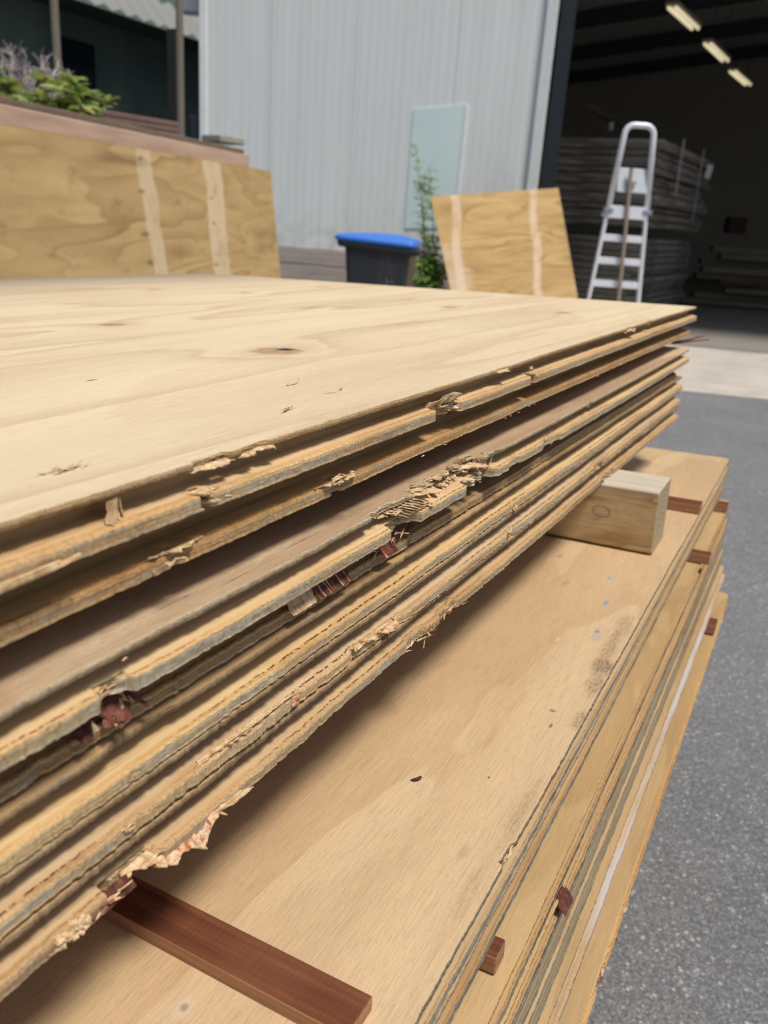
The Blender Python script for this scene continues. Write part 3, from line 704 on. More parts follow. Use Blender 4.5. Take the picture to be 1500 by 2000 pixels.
# ------------------------------------------------------------------ foliage
def leafmat(name, a, b, tip=None):
    n = NT(name, .5, .4); g = n.n('ShaderNodeNewGeometry')
    c = n.mix(g.outputs['Random Per Island'], a, b)
    if tip: c = n.mix(n.mr(n.noise(n.tc.outputs['Object'], 9, 2), .62, .68), c, tip)
    tr = n.n('ShaderNodeBsdfTranslucent'); ad = n.n('ShaderNodeMixShader'); ad.inputs[0].default_value = .42
    n.lk(c, tr.inputs[0]); n.lk(n.b.outputs[0], ad.inputs[1]); n.lk(tr.outputs[0], ad.inputs[2])
    n.lk(ad.outputs[0], n.t.nodes['Material Output'].inputs[0])
    return n.base(c)
def leaf(mb, p, d, L, w, droop=.4):
    d = Vector(d).normalized(); s = d.cross(Vector((0, 0, 1)))
    if s.length < .05: s = Vector((1, 0, 0))
    s.normalize(); s = (s+Vector((random.gauss(0, .3), random.gauss(0, .3), random.gauss(0, .3)))).normalized()
    b = len(mb.v)
    for t, k in ((0, .15), (.3, .9), (.6, 1), (.85, .55), (1, .05)):
        q = Vector(p)+d*L*t-Vector((0, 0, droop*L*t*t))
        mb.v += [tuple(q-s*w*k/2), tuple(q+s*w*k/2)]
    for i in range(4): mb.f.append((b+2*i, b+2*i+1, b+2*i+3, b+2*i+2)); mb.m.append(0)
def whorl(mb, c, n, L, w, up=.5, droop=.3):
    for i in range(n):
        a = 2*math.pi*i/n+random.uniform(-.3, .3); u = random.uniform(up-.5, up+.5)
        leaf(mb, c, (math.cos(a), math.sin(a), u), L*random.uniform(.7, 1.15), w*random.uniform(.8, 1.2), droop)
shrub = thing('leafy_shrub', 'green leafy shrub with rosettes of leaves growing behind the brown beam', 'shrub', (-1.85, 5.0, 1.3))
fo = MB(); st = MB()
for k in range(230):
    x_ = random.uniform(-.95, .16); y_ = random.uniform(-.42, .3)
    top = .52 - .20*max(0, x_)/.4 - .10*abs(math.sin(x_*7)) - .2*abs(y_)
    if x_ > .04: top = .46
    z_ = random.uniform(.1, 1)**.7*top
    if x_ > .05 and z_ < .25: x_ -= .15
    c = Vector((x_, y_, z_)); whorl(fo, c, random.randint(7, 10), .105, .034, .5, .35)
    if k % 3 == 0: st.tube([(x_*.6, y_*.5, 0), (x_*.85, y_*.8, z_*.6), tuple(c)], [.007, .005, .003], 5)
fo.build('leaves', leafmat('shrub_leaves', (.14, .25, .045), (.46, .50, .15), (.48, .26, .12)), shrub)
st.build('stems', simple('stem_brown', (.10, .06, .04), .8), shrub)
# bare grey branches
bare = thing('bare_bush', 'bare grey leafless twigs sticking up behind the green shrub at the far left', 'bush', at(58, 150, Y=5.25)-Vector((0, 0, .22)))
tw = MB()
def twig(p, d, L, r, dep):
    pts = [p]; q = p
    for i in range(3):
        d = (d+Vector((random.gauss(0, .22), random.gauss(0, .22), random.gauss(.03, .15)))).normalized(); q = q+d*L/3; pts.append(q)
    tw.tube(pts, [r, r*.85, r*.75, r*.62], 5, cap=False)
    if dep > 0:
        for i in range(3):
            nd = (d+Vector((random.gauss(0, .75), random.gauss(0, .5), random.gauss(0, .35)))).normalized(); twig(pts[random.choice((1, 2, 3))], nd, L*random.uniform(.5, .75), r*.62, dep-1)
for k in range(8): twig(Vector((random.uniform(-.05, .05), 0, 0)), Vector((random.uniform(-.8, .8), random.uniform(-.3, .3), 1)).normalized(), .22, .0095, 3)
tw.build('branches', simple('bare_grey_bark', (.42, .36, .37), .9), bare)
# tall weed between bin and board
weed = thing('tall_weed', 'tall green weed growing between the blue lidded bin and the leaning plywood board', 'plant', (.35, 9.30, 0))
fo = MB(); st = MB()
for k in range(9):
    x0 = random.uniform(-.12, .12); H = (1.86, 1.7, 1.55, 1.3, 1.2, 1.0, .95, .9, .8)[k]; lx = random.uniform(-.24, .18)+(-.06 if k < 4 else 0)
    pts = [(x0+lx*(t**1.5), random.uniform(-.01, .01), H*t) for t in np.linspace(0, 1, 9)]
    st.tube(pts, [.008*(1-.7*t) for t in np.linspace(0, 1, 9)], 5)
    for i in range(int(H*44)):
        t = random.uniform(.08, 1); q = Vector((x0+lx*t**1.5, 0, H*t)); a = random.uniform(0, 6.28)
        if k < 4 and .55 < t < .72 and random.random() < .6: continue
        e = q+Vector((math.cos(a), math.sin(a), .5))*random.uniform(.02, .10)*(1.15-t*.6)
        st.tube([q, e], .002, 4, cap=False)
        whorl(fo, e, 4, .07 if H*t > 1.0 else .085, .018 if H*t > 1 else .024, .3, .4)
for k in range(620):
    a = random.uniform(0, 6.28); r = abs(random.gauss(0, .20)); z_ = random.uniform(0, .92)*(1-r)
    whorl(fo, Vector((math.cos(a)*r-.04, math.sin(a)*r*.6, z_)), 5, .08, .024, .5, .5)
fo.build('leaves', leafmat('weed_leaves', (.16, .32, .055), (.38, .50, .14)), weed); st.build('stems', simple('weed_stem', (.10, .14, .05), .8), weed)

# ------------------------------------------------------------------ wheelie bin
bmat = NT('charcoal_plastic', .45, .45); o_ = bmat.tc.outputs['Object']
bmat.base(bmat.mix(bmat.mr(bmat.noise(o_, 1, 5, .7, sc=(9, 9, 2.2)), .5, .8, 0, .5), (.030, .034, .040), (.085, .09, .10)))
blue = simple('blue_plastic', (.04, .17, .60), .45, var=.12, nscale=5)
binr = thing('wheelie_bin', 'charcoal wheelie bin with a bright blue lid standing before the grey hall', 'bin', (-.165, 7.45, 0), rot=(0, 0, R_(-7)))
m = MB()   # body: long side faces the yard, handle at +x
def loft(m, secs, cap=True, mi=0):
    b = len(m.v); k = len(secs[0])
    for s_ in secs: m.v += [tuple(v_) for v_ in s_]
    for i in range(len(secs)-1):
        for j in range(k): m.f.append((b+i*k+j, b+i*k+(j+1) % k, b+(i+1)*k+(j+1) % k, b+(i+1)*k+j)); m.m.append(mi)
    if cap:
        m.f.append(tuple(b+j for j in range(k))[::-1]); m.m.append(mi); m.f.append(tuple(b+(len(secs)-1)*k+j for j in range(k))); m.m.append(mi)
def rrect(x0, x1, y0, y1, z, r=.04, zt=None):
    out = []
    for cx_, cy_, a0 in ((x1-r, y1-r, 0), (x0+r, y1-r, 90), (x0+r, y0+r, 180), (x1-r, y0+r, 270)):
        for a in (0, 30, 60, 90):
            t = R_(a0+a); X = cx_+r*math.cos(t); out.append((X, cy_+r*math.sin(t), z+(zt*(X-x0)/(x1-x0) if zt else 0)))
    return out
loft(m, [rrect(-.20, .22, -.23, .23, .05), rrect(-.255, .245, -.26, .26, .60), rrect(-.275, .262, -.275, .275, .86), rrect(-.285, .30, -.28, .28, .935, zt=-.03)])
m.build('body', bmat.mat, binr, smooth=False, bevel=.004)
m = MB(); loft(m, [rrect(-.335, .345, -.295, .295, .925, zt=-.035), rrect(-.345, .355, -.305, .305, .955, zt=-.035), rrect(-.345, .355, -.305, .305, .975, zt=-.04)]); m.build('rim', bmat.mat, binr, bevel=.003)
m = MB(); loft(m, [rrect(-.36, .30, -.31, .31, .979, zt=-.028), rrect(-.365, .30, -.312, .312, 1.005, zt=-.03), rrect(-.34, .29, -.29, .29, 1.022, zt=-.02), rrect(-.20, .20, -.2, .2, 1.036, zt=-.01), rrect(-.06, .12, -.12, .12, 1.04)]); m.build('lid', blue, binr, bevel=.004)
m = MB(); m.tube([(.36, -.24, .925), (.40, -.24, .925), (.41, -.2, .925), (.41, .2, .925), (.40, .24, .925), (.36, .24, .925)], .016, 8); m.build('handle', bmat.mat, binr, smooth=True)
for s_ in (-1, 1):
    m = MB(); m.tube([(.24, s_*.27, .1), (.24, s_*.315, .1)], .1, 20); m.build('wheel', simple('bin_rubber', (.02, .02, .02), .8), binr)
m = MB()
m.tube([(x_, -.279+(.86-z_)*.055, z_) for x_, z_ in ((.05, .50), (.075, .60), (.085, .70), (.105, .655), (.13, .70), (.136, .66))], .006, 5)
m.build('chalk_mark', simple('faint_white_chalk', (.17, .18, .20), .9), binr)

# ------------------------------------------------------------------ right leaning board
A = Vector((.25, 9.3, 1.39)); B = Vector((1.55, 9.3, 1.56)); C_ = Vector((1.94, 8.68, .02)); D_ = Vector((.67, 8.68, .02))
xa = (B-A).normalized(); ya = ((C_+D_)/2-(A+B)/2); ya = (ya-xa*ya.dot(xa)).normalized()
fr = panel_frame(A, xa, ya); inv = fr.inverted()
cs = [tuple((inv @ q)[:2]) for q in (A, B, C_, D_)]
RB = ply_face('board_face', (.64, .43, .19), (.34, .20, .07), knots=[], seed=8.6, freq=15, strength=1., patch=.2, blotch=.5, stretch=2.6,
    bands=[(.20, .30, .14, (.74, .56, .40)), (1.00, 1.09, .14, (.74, .56, .40))], marks=[(.12, .62, .10, .11, (.68, .52, .37), .9), (.22, .9, .17, .2, (.70, .54, .40), .9)], dirt=.2)
flat_panel('plywood_board', 1, 1, .02, [RB, edgem], fr, 'tilted plywood board with two pale strips leaning between the tall weed and the ladder', 'plywood board', corners=cs)
# the prop it leans on
m = MB(); m.box((0, 0, 0), (.09, .09, 1.35), Matrix.Rotation(R_(-2), 3, 'X')); o = m.build('prop_post', dbm, bevel=.004); o.location = (1.25, 9.42, .675); tag(o, 'short timber post hidden behind the tilted plywood board', 'post')

# ------------------------------------------------------------------ step ladder
al = NT('brushed_aluminium', .42, .5); al.b.inputs['Metallic'].default_value = .15
al.base(al.mix(al.noise(al.tc.outputs['Object'], 14, 4), (.66, .69, .74), (.80, .82, .86)))
lad = thing('step_ladder', 'tall aluminium step ladder with a hooped handrail at the open hall doorway', 'ladder', (0, 0, 0))
LY = 8.8
TLx, TRx = at(1219, 262, Y=LY), at(1276, 262, Y=LY)
BL, BR_ = at(1150, 580, Y=LY), at(1247, 582, Y=LY)
def ext(a, b, z): k = (z-a.z)/(b.z-a.z); return a+(b-a)*k
BL0, BR0 = ext(TLx, BL, .02), ext(TRx, BR_, .02)
def railpt(side_, z): return ext(TLx, BL, z) if side_ < 0 else ext(TRx, BR_, z)
zb = at(1210, 412, Y=LY).z
for s_ in (-1, 1):
    m = MB(); p0 = railpt(s_, .02); p1 = railpt(s_, zb); d = (p1-p0); rot = d.to_track_quat('Z', 'Y').to_matrix()
    m.box((p0+p1)/2, (.064, .03, d.length), rot); m.build('side_rail', al.mat, lad, bevel=.006)
m = MB(); zt = at(1247, 244, Y=LY).z
hoop = [railpt(-1, zb)-Vector((0, .02, 0)), railpt(-1, zt-.09)-Vector((0, .02, 0))]
l_, r_ = railpt(-1, zt-.09), railpt(1, zt-.09); wd_ = (r_-l_)
for t in (20, 45, 70, 90): hoop.append(Vector((l_.x+.085-.085*math.cos(R_(t)), LY-.02, zt-.09+.085*math.sin(R_(t)))))
for t in (90, 70, 45, 20): hoop.append(Vector((r_.x-.085+.085*math.cos(R_(t)), LY-.02, zt-.09+.085*math.sin(R_(t)))))
hoop += [railpt(1, zt-.09)-Vector((0, .02, 0)), railpt(1, zb)-Vector((0, .02, 0))]
m.tube(hoop, .027, 12); m.build('handrail_hoop', al.mat, lad, smooth=True)
for s_ in (-1, 1):
    q = railpt(s_, zb); m = MB(); m.box((q.x, LY-.02, q.z), (.086, .07, .045)); m.build('joint_collar', simple('collar_blue_grey', (.22, .26, .32), .5), lad, bevel=.006)
for py_ in (463, 508, 553, 598):
    z_ = at(1210, py_, Y=LY).z; a, b = railpt(-1, z_), railpt(1, z_)
    m = MB(); m.box(((a.x+b.x)/2, LY+.04, z_), (b.x-a.x-.02, .10, .032)); m.box(((a.x+b.x)/2, LY-.018, z_-.012), (b.x-a.x-.02, .012, .066)); m.build('step', al.mat, lad, bevel=.003)
z_ = .3; a, b = railpt(-1, z_), railpt(1, z_); m = MB(); m.box(((a.x+b.x)/2, LY+.04, z_), (b.x-a.x-.02, .10, .03)); m.build('step', al.mat, lad)
z1_, z0_ = at(1210, 402, Y=LY).z, at(1210, 427, Y=LY).z; a, b = railpt(-1, z0_), railpt(1, z0_)
m = MB(); m.box(((a.x+b.x)/2, LY-.035, (z1_+z0_)/2), (b.x-a.x-.02, .02, z1_-z0_)); m.box(((a.x+b.x)/2, LY+.10, z0_+.03), (b.x-a.x, .25, .03)); m.build('top_platform', al.mat, lad, bevel=.003)
z1_, z0_ = at(1230, 328, Y=LY).z, at(1230, 378, Y=LY).z; a, b = railpt(-1, z0_), railpt(1, z0_)
m = MB(); m.box(((a.x+b.x)/2+.02, LY-.01, (z1_+z0_)/2), (b.x-a.x-.03, .02, z1_-z0_), Matrix.Rotation(R_(-12), 3, 'X')); m.build('tool_tray', simple('pale_plastic', (.50, .54, .57), .5), lad, bevel=.012)
m = MB(); a = at(1230, 330, Y=LY)-Vector((0, .06, 0)); b = at(1205, 582, Y=LY)-Vector((0, .06, 0)); c_ = ext(a, b, .1)
m.tube([a, (a+c_)/2+Vector((.004, 0, 0)), c_], .019, 6); m.box(at(1231, 357, Y=LY)-Vector((0, .05, 0)), (.09, .03, .02)); m.build('webbing_strap', simple('tan_webbing', (.30, .235, .19), .85), lad)
for s_ in (-1, 1):
    m = MB(); p0 = railpt(s_, .02)+Vector((.022, .12, 0)); p1 = railpt(s_, zb)+Vector((.022, .09, 0)); d = p1-p0; m.box((p0+p1)/2, (.035, .022, d.length), d.to_track_quat('Z', 'Y').to_matrix()); m.build('rear_leg', al.mat, lad)
for s_ in (-1, 1):
    m = MB(); m.box(railpt(s_, .02)+Vector((0, 0, .005)), (.08, .06, .05)); m.build('rubber_foot', dk2, lad)

# ------------------------------------------------------------------ UPPER STACK
pale = (.66, .47, .255); late = (.42, .26, .125)
F_top = ply_face('top_sheet_face', (.72, .58, .385), (.54, .39, .235),
    knots=[(-1.070, .216, .026, .22), (-1.02, .489, .016, .12), (-.185, .74, .014, .05), (-.551, .871, .012, .05), (-.391, .145, .012, .06), (-.44, .322, .013, .06), (-.475, .718, .012, .05), (-.64, .46, .010, .05)],
    seed=1.3, freq=7.0, strength=1.0, blotch=.3, patch=.16, stretch=7., fibre=1.1,
    marks=[(-1.299, .22, .006, .002, (.12, .08, .05), .9), (-1.054, .218, .011, .010, (.035, .03, .035), 1.0)])
F_grey = ply_face('aged_sheet_face', (.58, .42, .27), (.38, .25, .145), seed=3.3, freq=5, strength=.8, blotch=.9, stretch=7, fibre=1.5, dirt=.3,
    marks=[(-1.40, .006, .016, .0009, (.12, .07, .04), .9), (-1.445, .012, .02, .0012, (.15, .09, .05), .8), (-1.33, .010, .025, .001, (.15, .09, .05), .8), (-1.36, .016, .030, .006, (.62, .48, .32), .6), (-1.49, .010, .035, .006, (.60, .46, .30), .6), (-1.27, .012, .03, .005, (.22, .14, .085), .6), (-.80, .012, .03, .004, (.25, .10, .07), .6)])
F_warm = ply_face('warm_sheet_face', (.55, .37, .19), (.38, .225, .10), seed=5.1, freq=5, strength=.8, blotch=.6, stretch=6)
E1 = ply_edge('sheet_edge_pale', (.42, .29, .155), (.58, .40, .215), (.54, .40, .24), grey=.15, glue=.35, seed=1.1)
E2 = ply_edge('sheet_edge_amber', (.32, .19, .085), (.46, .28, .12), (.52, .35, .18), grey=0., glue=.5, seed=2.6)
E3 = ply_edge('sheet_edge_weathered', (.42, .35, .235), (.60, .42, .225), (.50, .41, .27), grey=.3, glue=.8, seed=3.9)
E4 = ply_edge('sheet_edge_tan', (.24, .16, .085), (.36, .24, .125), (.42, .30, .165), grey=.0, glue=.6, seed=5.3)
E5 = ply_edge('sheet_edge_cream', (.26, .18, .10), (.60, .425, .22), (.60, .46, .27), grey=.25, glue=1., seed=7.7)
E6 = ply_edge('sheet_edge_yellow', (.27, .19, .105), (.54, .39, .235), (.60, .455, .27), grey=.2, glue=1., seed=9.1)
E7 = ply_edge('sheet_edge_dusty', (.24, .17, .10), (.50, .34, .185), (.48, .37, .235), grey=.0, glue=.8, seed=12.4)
GU = 'plywood sheets of the upper stack'
upper = [
 dict(lab='topmost pale plywood sheet of the upper stack with a dark knot on its face', mats=[F_top, E1], s0=.0025, z=0, le=0, t=.0245, lip=-.0035, seed=3, jag=.8,
      U=[(-1.438, -1.405, .0045), (-1.40, -1.37, .004), (-1.03, -1.0, .003), (-.55, -.52, .004), (-.42, -.40, .005)], Lc=[(-1.434, -1.424, .011), (-1.163, -1.112, .013), (-.945, -.932, .009)]),
 dict(lab='second sheet from the top of the upper stack, amber edge above the dark gap', mats=[F_warm, E2], s0=.0085, z=-.0262, le=-.012, seed=15, lip=-.002, jag=.8,
      U=[(-1.2, -1.1, .003)], Lc=[(-1.45, -1.44, .003), (-1.30, -1.288, .004)]),
 dict(lab='third sheet from the top of the upper stack, grey face, badly torn middle', mats=[F_grey, E3], s0=-.0035, z=-.0745, le=-.048, seed=27, lip=-.002, jag=.9,
      U=[(-1.262, -1.20, .006), (-1.20, -1.06, .014), (-1.055, -1.02, .006), (-.728, -.715, .004)], Lc=[(-1.234, -1.19, .014), (-1.10, -1.03, .0135), (-1.512, -1.49, .007), (-1.0, -.97, .003), (-.9, -.84, .005)]),
 dict(lab='fourth sheet from the top of the upper stack, dull tan edge set back in shadow', mats=[F_warm, E4], s0=.011, z=-.1005, le=-.08, seed=39, lip=-.002, jag=1.3,
      U=[(-1.33, -1.2, .005), (-.8, -.55, .006)], Lc=[(-1.18, -1.17, .005)]),
 dict(lab='fifth sheet from the top of the upper stack, clean cream groove with dotted glue line', mats=[F_warm, E5], s0=.0055, z=-.1285, le=-.03, seed=51, lip=-.003, jag=.9,
      U=[(-1.5, -1.45, .002)], Lc=[(-.96, -.95, .003)]),
 dict(lab='sixth sheet from the top of the upper stack, yellowish edge crumbling in several places', mats=[F_warm, E6], s0=.0025, z=-.1555, le=-.05, seed=63, lip=-.003, jag=1.1,
      U=[], Lc=[(-1.285, -1.20, .003), (-.98, -.95, .003), (-.66, -.60, .004)]),
 dict(lab='bottom sheet of the upper stack, dusty edge with a large red splintered tear', mats=[F_warm, E7], s0=.0, z=-.183, le=-.06, seed=75, lip=-.003, jag=1.1,
      U=[], Lc=[(-1.515, -1.478, .010), (-1.20, -1.165, .004), (-1.14, -1.10, .004), (-.62, -.55, .005)]),
]
S_pale = splint_mat('torn_wood_pale', [(.3, (.42, .26, .12)), (.5, (.60, .42, .23)), (.7, (.74, .58, .38))])
S_red = splint_mat('torn_wood_red', [(.3, (.16, .035, .022)), (.5, (.33, .11, .06)), (.62, (.62, .42, .28)), (.8, (.72, .55, .42))], 3)
S_dark = splint_mat('torn_wood_dark', [(.3, (.07, .022, .018)), (.6, (.17, .06, .04)), (.8, (.34, .2, .12))], 5)
S_mot = splint_mat('torn_wood_mottled', [(.35, (.36, .13, .055)), (.46, (.56, .34, .19)), (.56, (.68, .50, .33)), (.66, (.34, .12, .055))], 8)
SM = [S_pale, S_red, S_dark, S_mot]
us = []
for d_ in upper:
    o = sheet('plywood_sheet', d_['mats'], FU, d_['s0'], d_['z'], d_['le'], t=d_.get('t', .025), chipsU=d_['U'], chipsL=d_['Lc'], seed=d_['seed'], jag=d_['jag'], lip=d_['lip'])
    tag(o, d_['lab'], 'plywood sheet', GU); us.append(o)
def splinters(i, fn):
    m = MB(); fn(m); o = m.build('splinters', SM, us[i]); o['kind'] = 'stuff'; return o
def s1(m):
    cluster(m, -1.44, -1.41, .001, -.0225, 46, (.004, .012), (.001, .003), mi=(0, 0, 0))
    cluster(m, -1.428, -1.415, -.001, -.017, 16, (.003, .008), (.001, .003), mi=(0,))
    cluster(m, -1.435, -1.37, .005, -.0042, 26, (.006, .016), (.001, .003), out=.1, zs=.0012)
    cluster(m, -1.165, -1.105, .004, -.018, 50, (.008, .022), (.001, .004), out=.3)
    flap(m, -1.165, -1.125, .009, -.0155, .013, .007, .0014, 0, .8, 700, skew=.9); flap(m, -1.145, -1.105, .009, -.0190, .011, -.002, .0014, 0, 1.2, 710); flap(m, -1.16, -1.11, .010, -.0175, .012, .002, .0012, 0, 1.2, 720)
    flap(m, -1.44, -1.408, .009, -.0165, .011, .001, .0012, 0, 1.4, 730); flap(m, -1.437, -1.415, .009, -.0205, .012, -.001, .0016, 0, 1.4, 740); flap(m, -.947, -.928, .009, -.017, .012, .002, .0014, 0, 1.2, 750)
    flap(m, -1.405, -1.365, .006, -.0032, .006, -.0015, .0009, 0, 1.3, 760); flap(m, -1.44, -1.40, .006, -.0036, .005, -.0015, .0009, 0, 1.3, 770); flap(m, -1.035, -1.0, .005, -.0028, .005, -.0005, .0008, 0, 1.3, 780); flap(m, -.56, -.50, .006, -.003, .007, -.002, .0009, 0, 1.3, 790)
    cluster(m, -.945, -.93, .0, -.014, 30, (.003, .010), (.001, .004), zs=.006)
    cluster(m, -1.03, -1.0, .003, -.0035, 14, (.006, .02), (.0008, .002), out=.2)
    cluster(m, -.56, -.51, .003, -.004, 18, (.006, .018), (.001, .003), out=.3); cluster(m, -.42, -.40, .002, -.006, 12, (.005, .014), (.001, .003), out=.3)
    # bridging shard standing in the groove
    for k in range(5): sliver(m, (-1.492+.0028*k, .0015+.001*k, -.0155), (.12-.08*k, .10, 1), .0105, .0035, .0008, bend=.3, twist=.2, seg=4, blunt=.6)
    sliver(m, (-1.56, -.003, -.0235), (1, -.05, .0), .045, .004, .0022, bend=.12); sliver(m, (-1.575, -.0035, -.022), (1, -.02, .0), .05, .003, .002, bend=.05)
    cluster(m, -1.55, -.1, .001, -.0238, 60, (.002, .008), (.0004, .001), out=.25, zs=.001)
    # small tears standing on the face
    for (l_, s_) in ((-1.297, .042), (-1.224, .053), (-1.484, .043), (-1.22, .095), (-1.478, .04)):
        for k in range(7): sliver(m, (l_+random.uniform(-.006, .006), s_+random.uniform(-.002, .002), .0002), (random.choice((-1, 1)), random.uniform(-.3, .3), .12), random.uniform(.003, .010), random.uniform(.0008, .002), .0003, bend=.3)
splinters(0, s1)
def s2(m):
    flap(m, -1.465, -1.425, .008, -.0425, .007, .001, .0010, 0, 1.2, 850); flap(m, -1.32, -1.27, .008, -.0425, .008, .0015, .0009, 0, 1.2, 860)
    cluster(m, -1.46, -1.435, .002, -.046, 18, (.003, .009), (.001, .003)); cluster(m, -1.31, -1.28, .0015, -.0405, 34, (.005, .016), (.0008, .0025), out=.2)
    cluster(m, -1.5, -.1, .0035, -.0495, 90, (.002, .008), (.0004, .0012), out=.25, zs=.0015)
splinters(1, s2)
def s3(m):
    sd_ = 500
    for (l0, l1, si, z0, wd, lf, mi) in ((-1.215, -1.15, .012, -.0775, .009, -.001, 0), (-1.175, -1.10, .013, -.0770, .010, .0015, 0), (-1.12, -1.05, .013, -.0775, .009, .002, 0), (-1.19, -1.12, .012, -.0815, .013, -.003, 0), (-1.205, -1.14, .012, -.0795, .011, -.001, 0), (-1.10, -1.045, .012, -.0800, .012, -.001, 0),
            (-1.14, -1.075, .012, -.0825, .012, -.002, 0), (-1.165, -1.11, .012, -.0865, .013, -.003, 0), (-1.11, -1.045, .012, -.0880, .013, -.004, 0), (-1.205, -1.165, .013, -.0865, .016, -.006, 3), (-1.20, -1.15, .012, -.0905, .012, -.003, 0), (-1.15, -1.08, .012, -.0925, .013, -.002, 0),
            (-1.085, -1.03, .013, -.0830, .012, -.003, 0), (-1.245, -1.205, .010, -.0800, .012, -.004, 0)):
        sd_ += 9; flap(m, l0, l1, si, z0, wd, lf, .0011, mi, 1.3, sd_, skew=random.uniform(-.4, .4))
    flap(m, -1.125, -1.085, .012, -.0765, .007, .006, .0008, 0, 1.5, 640, skew=.8)
    for k in range(8): sliver(m, (-1.235+.006*k, .002, -.0805), (1, -.25, -.25), .028, .003, .0008, bend=-.2)
    cluster(m, -1.06, -1.02, .004, -.080, 36, (.008, .02), (.001, .003), out=.3)
    cluster(m, -1.52, -1.485, .002, -.094, 60, (.003, .012), (.001, .004), mi=(0, 0, 1)); cluster(m, -.73, -.71, .0, -.080, 16, (.003, .01), (.001, .003))
    cluster(m, -.9, -.84, .0, -.093, 40, (.006, .02), (.001, .003), out=.25); cluster(m, -1.55, -.1, -.004, -.0985, 70, (.002, .008), (.0004, .001), out=.25, zs=.001)
    cluster(m, -1.55, -.1, -.0025, -.0795, 90, (.0015, .005), (.0004, .0012), out=.35, zs=.0015)
splinters(2, s3)
def s4(m):
    for (a, b) in ((-1.322, -1.283), (-1.236, -1.215)):
        x_ = a
        while x_ < b: sliver(m, (x_, .009, -.1045), (.12, -.45, -.85), .0145, .0022, .0009, bend=.3, mi=random.choice((2, 2, 1)), blunt=.9); x_ += .0017
    for k in range(9): sliver(m, (-1.345+.0028*k, .010, -.106), (-.15, -.4, -.9), .014, .004, .0008, bend=.4, mi=0, blunt=.8)
    cluster(m, -1.27, -1.18, .007, -.108, 70, (.006, .018), (.001, .003), out=.4, down=.4, mi=(0, 2))
    for k in range(15): sliver(m, (-1.512+.0022*k, .010, -.104+random.uniform(-.004, .002)), (random.uniform(-.5, .5), -.5, -.8), random.uniform(.008, .018), .004, .0008, bend=.4, mi=random.choice((0, 2, 2)), blunt=.8)
    cluster(m, -.8, -.5, .006, -.108, 60, (.006, .02), (.001, .003), mi=(0, 2))
splinters(3, s4)
def s5(m):
    cluster(m, -1.55, -.1, .0005, -.1515, 60, (.002, .008), (.0004, .0012), out=.25, zs=.0015); cluster(m, -.965, -.945, .0, -.149, 16, (.003, .008), (.001, .003))
splinters(4, s5)
def s6(m):
    flap(m, -1.285, -1.235, .004, -.1725, .0085, .0015, .0010, 0, 1.2, 820); flap(m, -1.25, -1.205, .004, -.1745, .0085, -.001, .0012, 3, 1.2, 830); flap(m, -1.44, -1.36, .004, -.1715, .0075, .0018, .0008, 0, .8, 840)
    cluster(m, -1.285, -1.205, -.001, -.175, 70, (.003, .012), (.001, .004), out=.25, zs=.004, mi=(0, 0, 1)); cluster(m, -.985, -.95, -.001, -.174, 26, (.004, .012), (.001, .003), mi=(0, 1))
    for k in range(5): sliver(m, (-1.44+.012*k, .004, -.1705), (1, -.12, .02), .05, .0015, .0006, bend=.05)
    for l_ in (-1.49, -1.36, -1.505): cluster(m, l_-.008, l_+.008, -.001, -.175, 12, (.003, .008), (.001, .004), mi=(0, 1))
    cluster(m, -.68, -.58, .0, -.176, 40, (.006, .02), (.001, .004), mi=(0, 1)); cluster(m, -1.55, -.1, -.001, -.179, 60, (.002, .009), (.0004, .0012), out=.25, zs=.0015)
splinters(5, s6)
def s7(m):
    flap(m, -1.486, -1.434, .004, -.2035, .0165, -.0085, .0014, 3, .35, 800, taper=.12, skew=.3); flap(m, -1.50, -1.46, .004, -.2005, .008, -.003, .0012, 0, 1.2, 810)
    for k in range(10): sliver(m, (-1.445+.002*k, .0, -.205), (1, -.3, .15), .024, .003, .0008, bend=-.3, mi=0)
    x_ = -1.535
    while x_ < -1.497: sliver(m, (x_, .002, -.2020), (.05, -.45, -.85), .0085, .0030, .0012, bend=.2, mi=2, blunt=.9); x_ += .0021
    for k in range(22): sliver(m, (-1.54+random.uniform(-.004, .012), -.001, -.204+random.uniform(-.003, .003)), (random.uniform(-1, 1), -.6, random.uniform(-.4, .4)), .004, .0035, .003, mi=0, blunt=.8, seg=2)
    cluster(m, -1.55, -1.50, -.003, -.2055, 40, (.004, .014), (.001, .003), mi=(0, 1)); cluster(m, -1.20, -1.16, -.001, -.205, 30, (.006, .018), (.0006, .002), out=.5)
    for k in range(6): sliver(m, (-1.165+.003*k, -.002, -.204), (-.6, -.7, random.uniform(-.2, .4)), .018, .0015, .0006, bend=.9, mi=0)
    cluster(m, -1.15, -1.10, -.001, -.204, 24, (.006, .016), (.0008, .0025), mi=(1, 0)); cluster(m, -1.45, -.1, -.002, -.2075, 130, (.002, .010), (.0004, .0012), out=.3, zs=.001)
    cluster(m, -.65, -.52, -.001, -.204, 50, (.008, .022), (.001, .003), mi=(0, 0, 1))
splinters(6, s7)

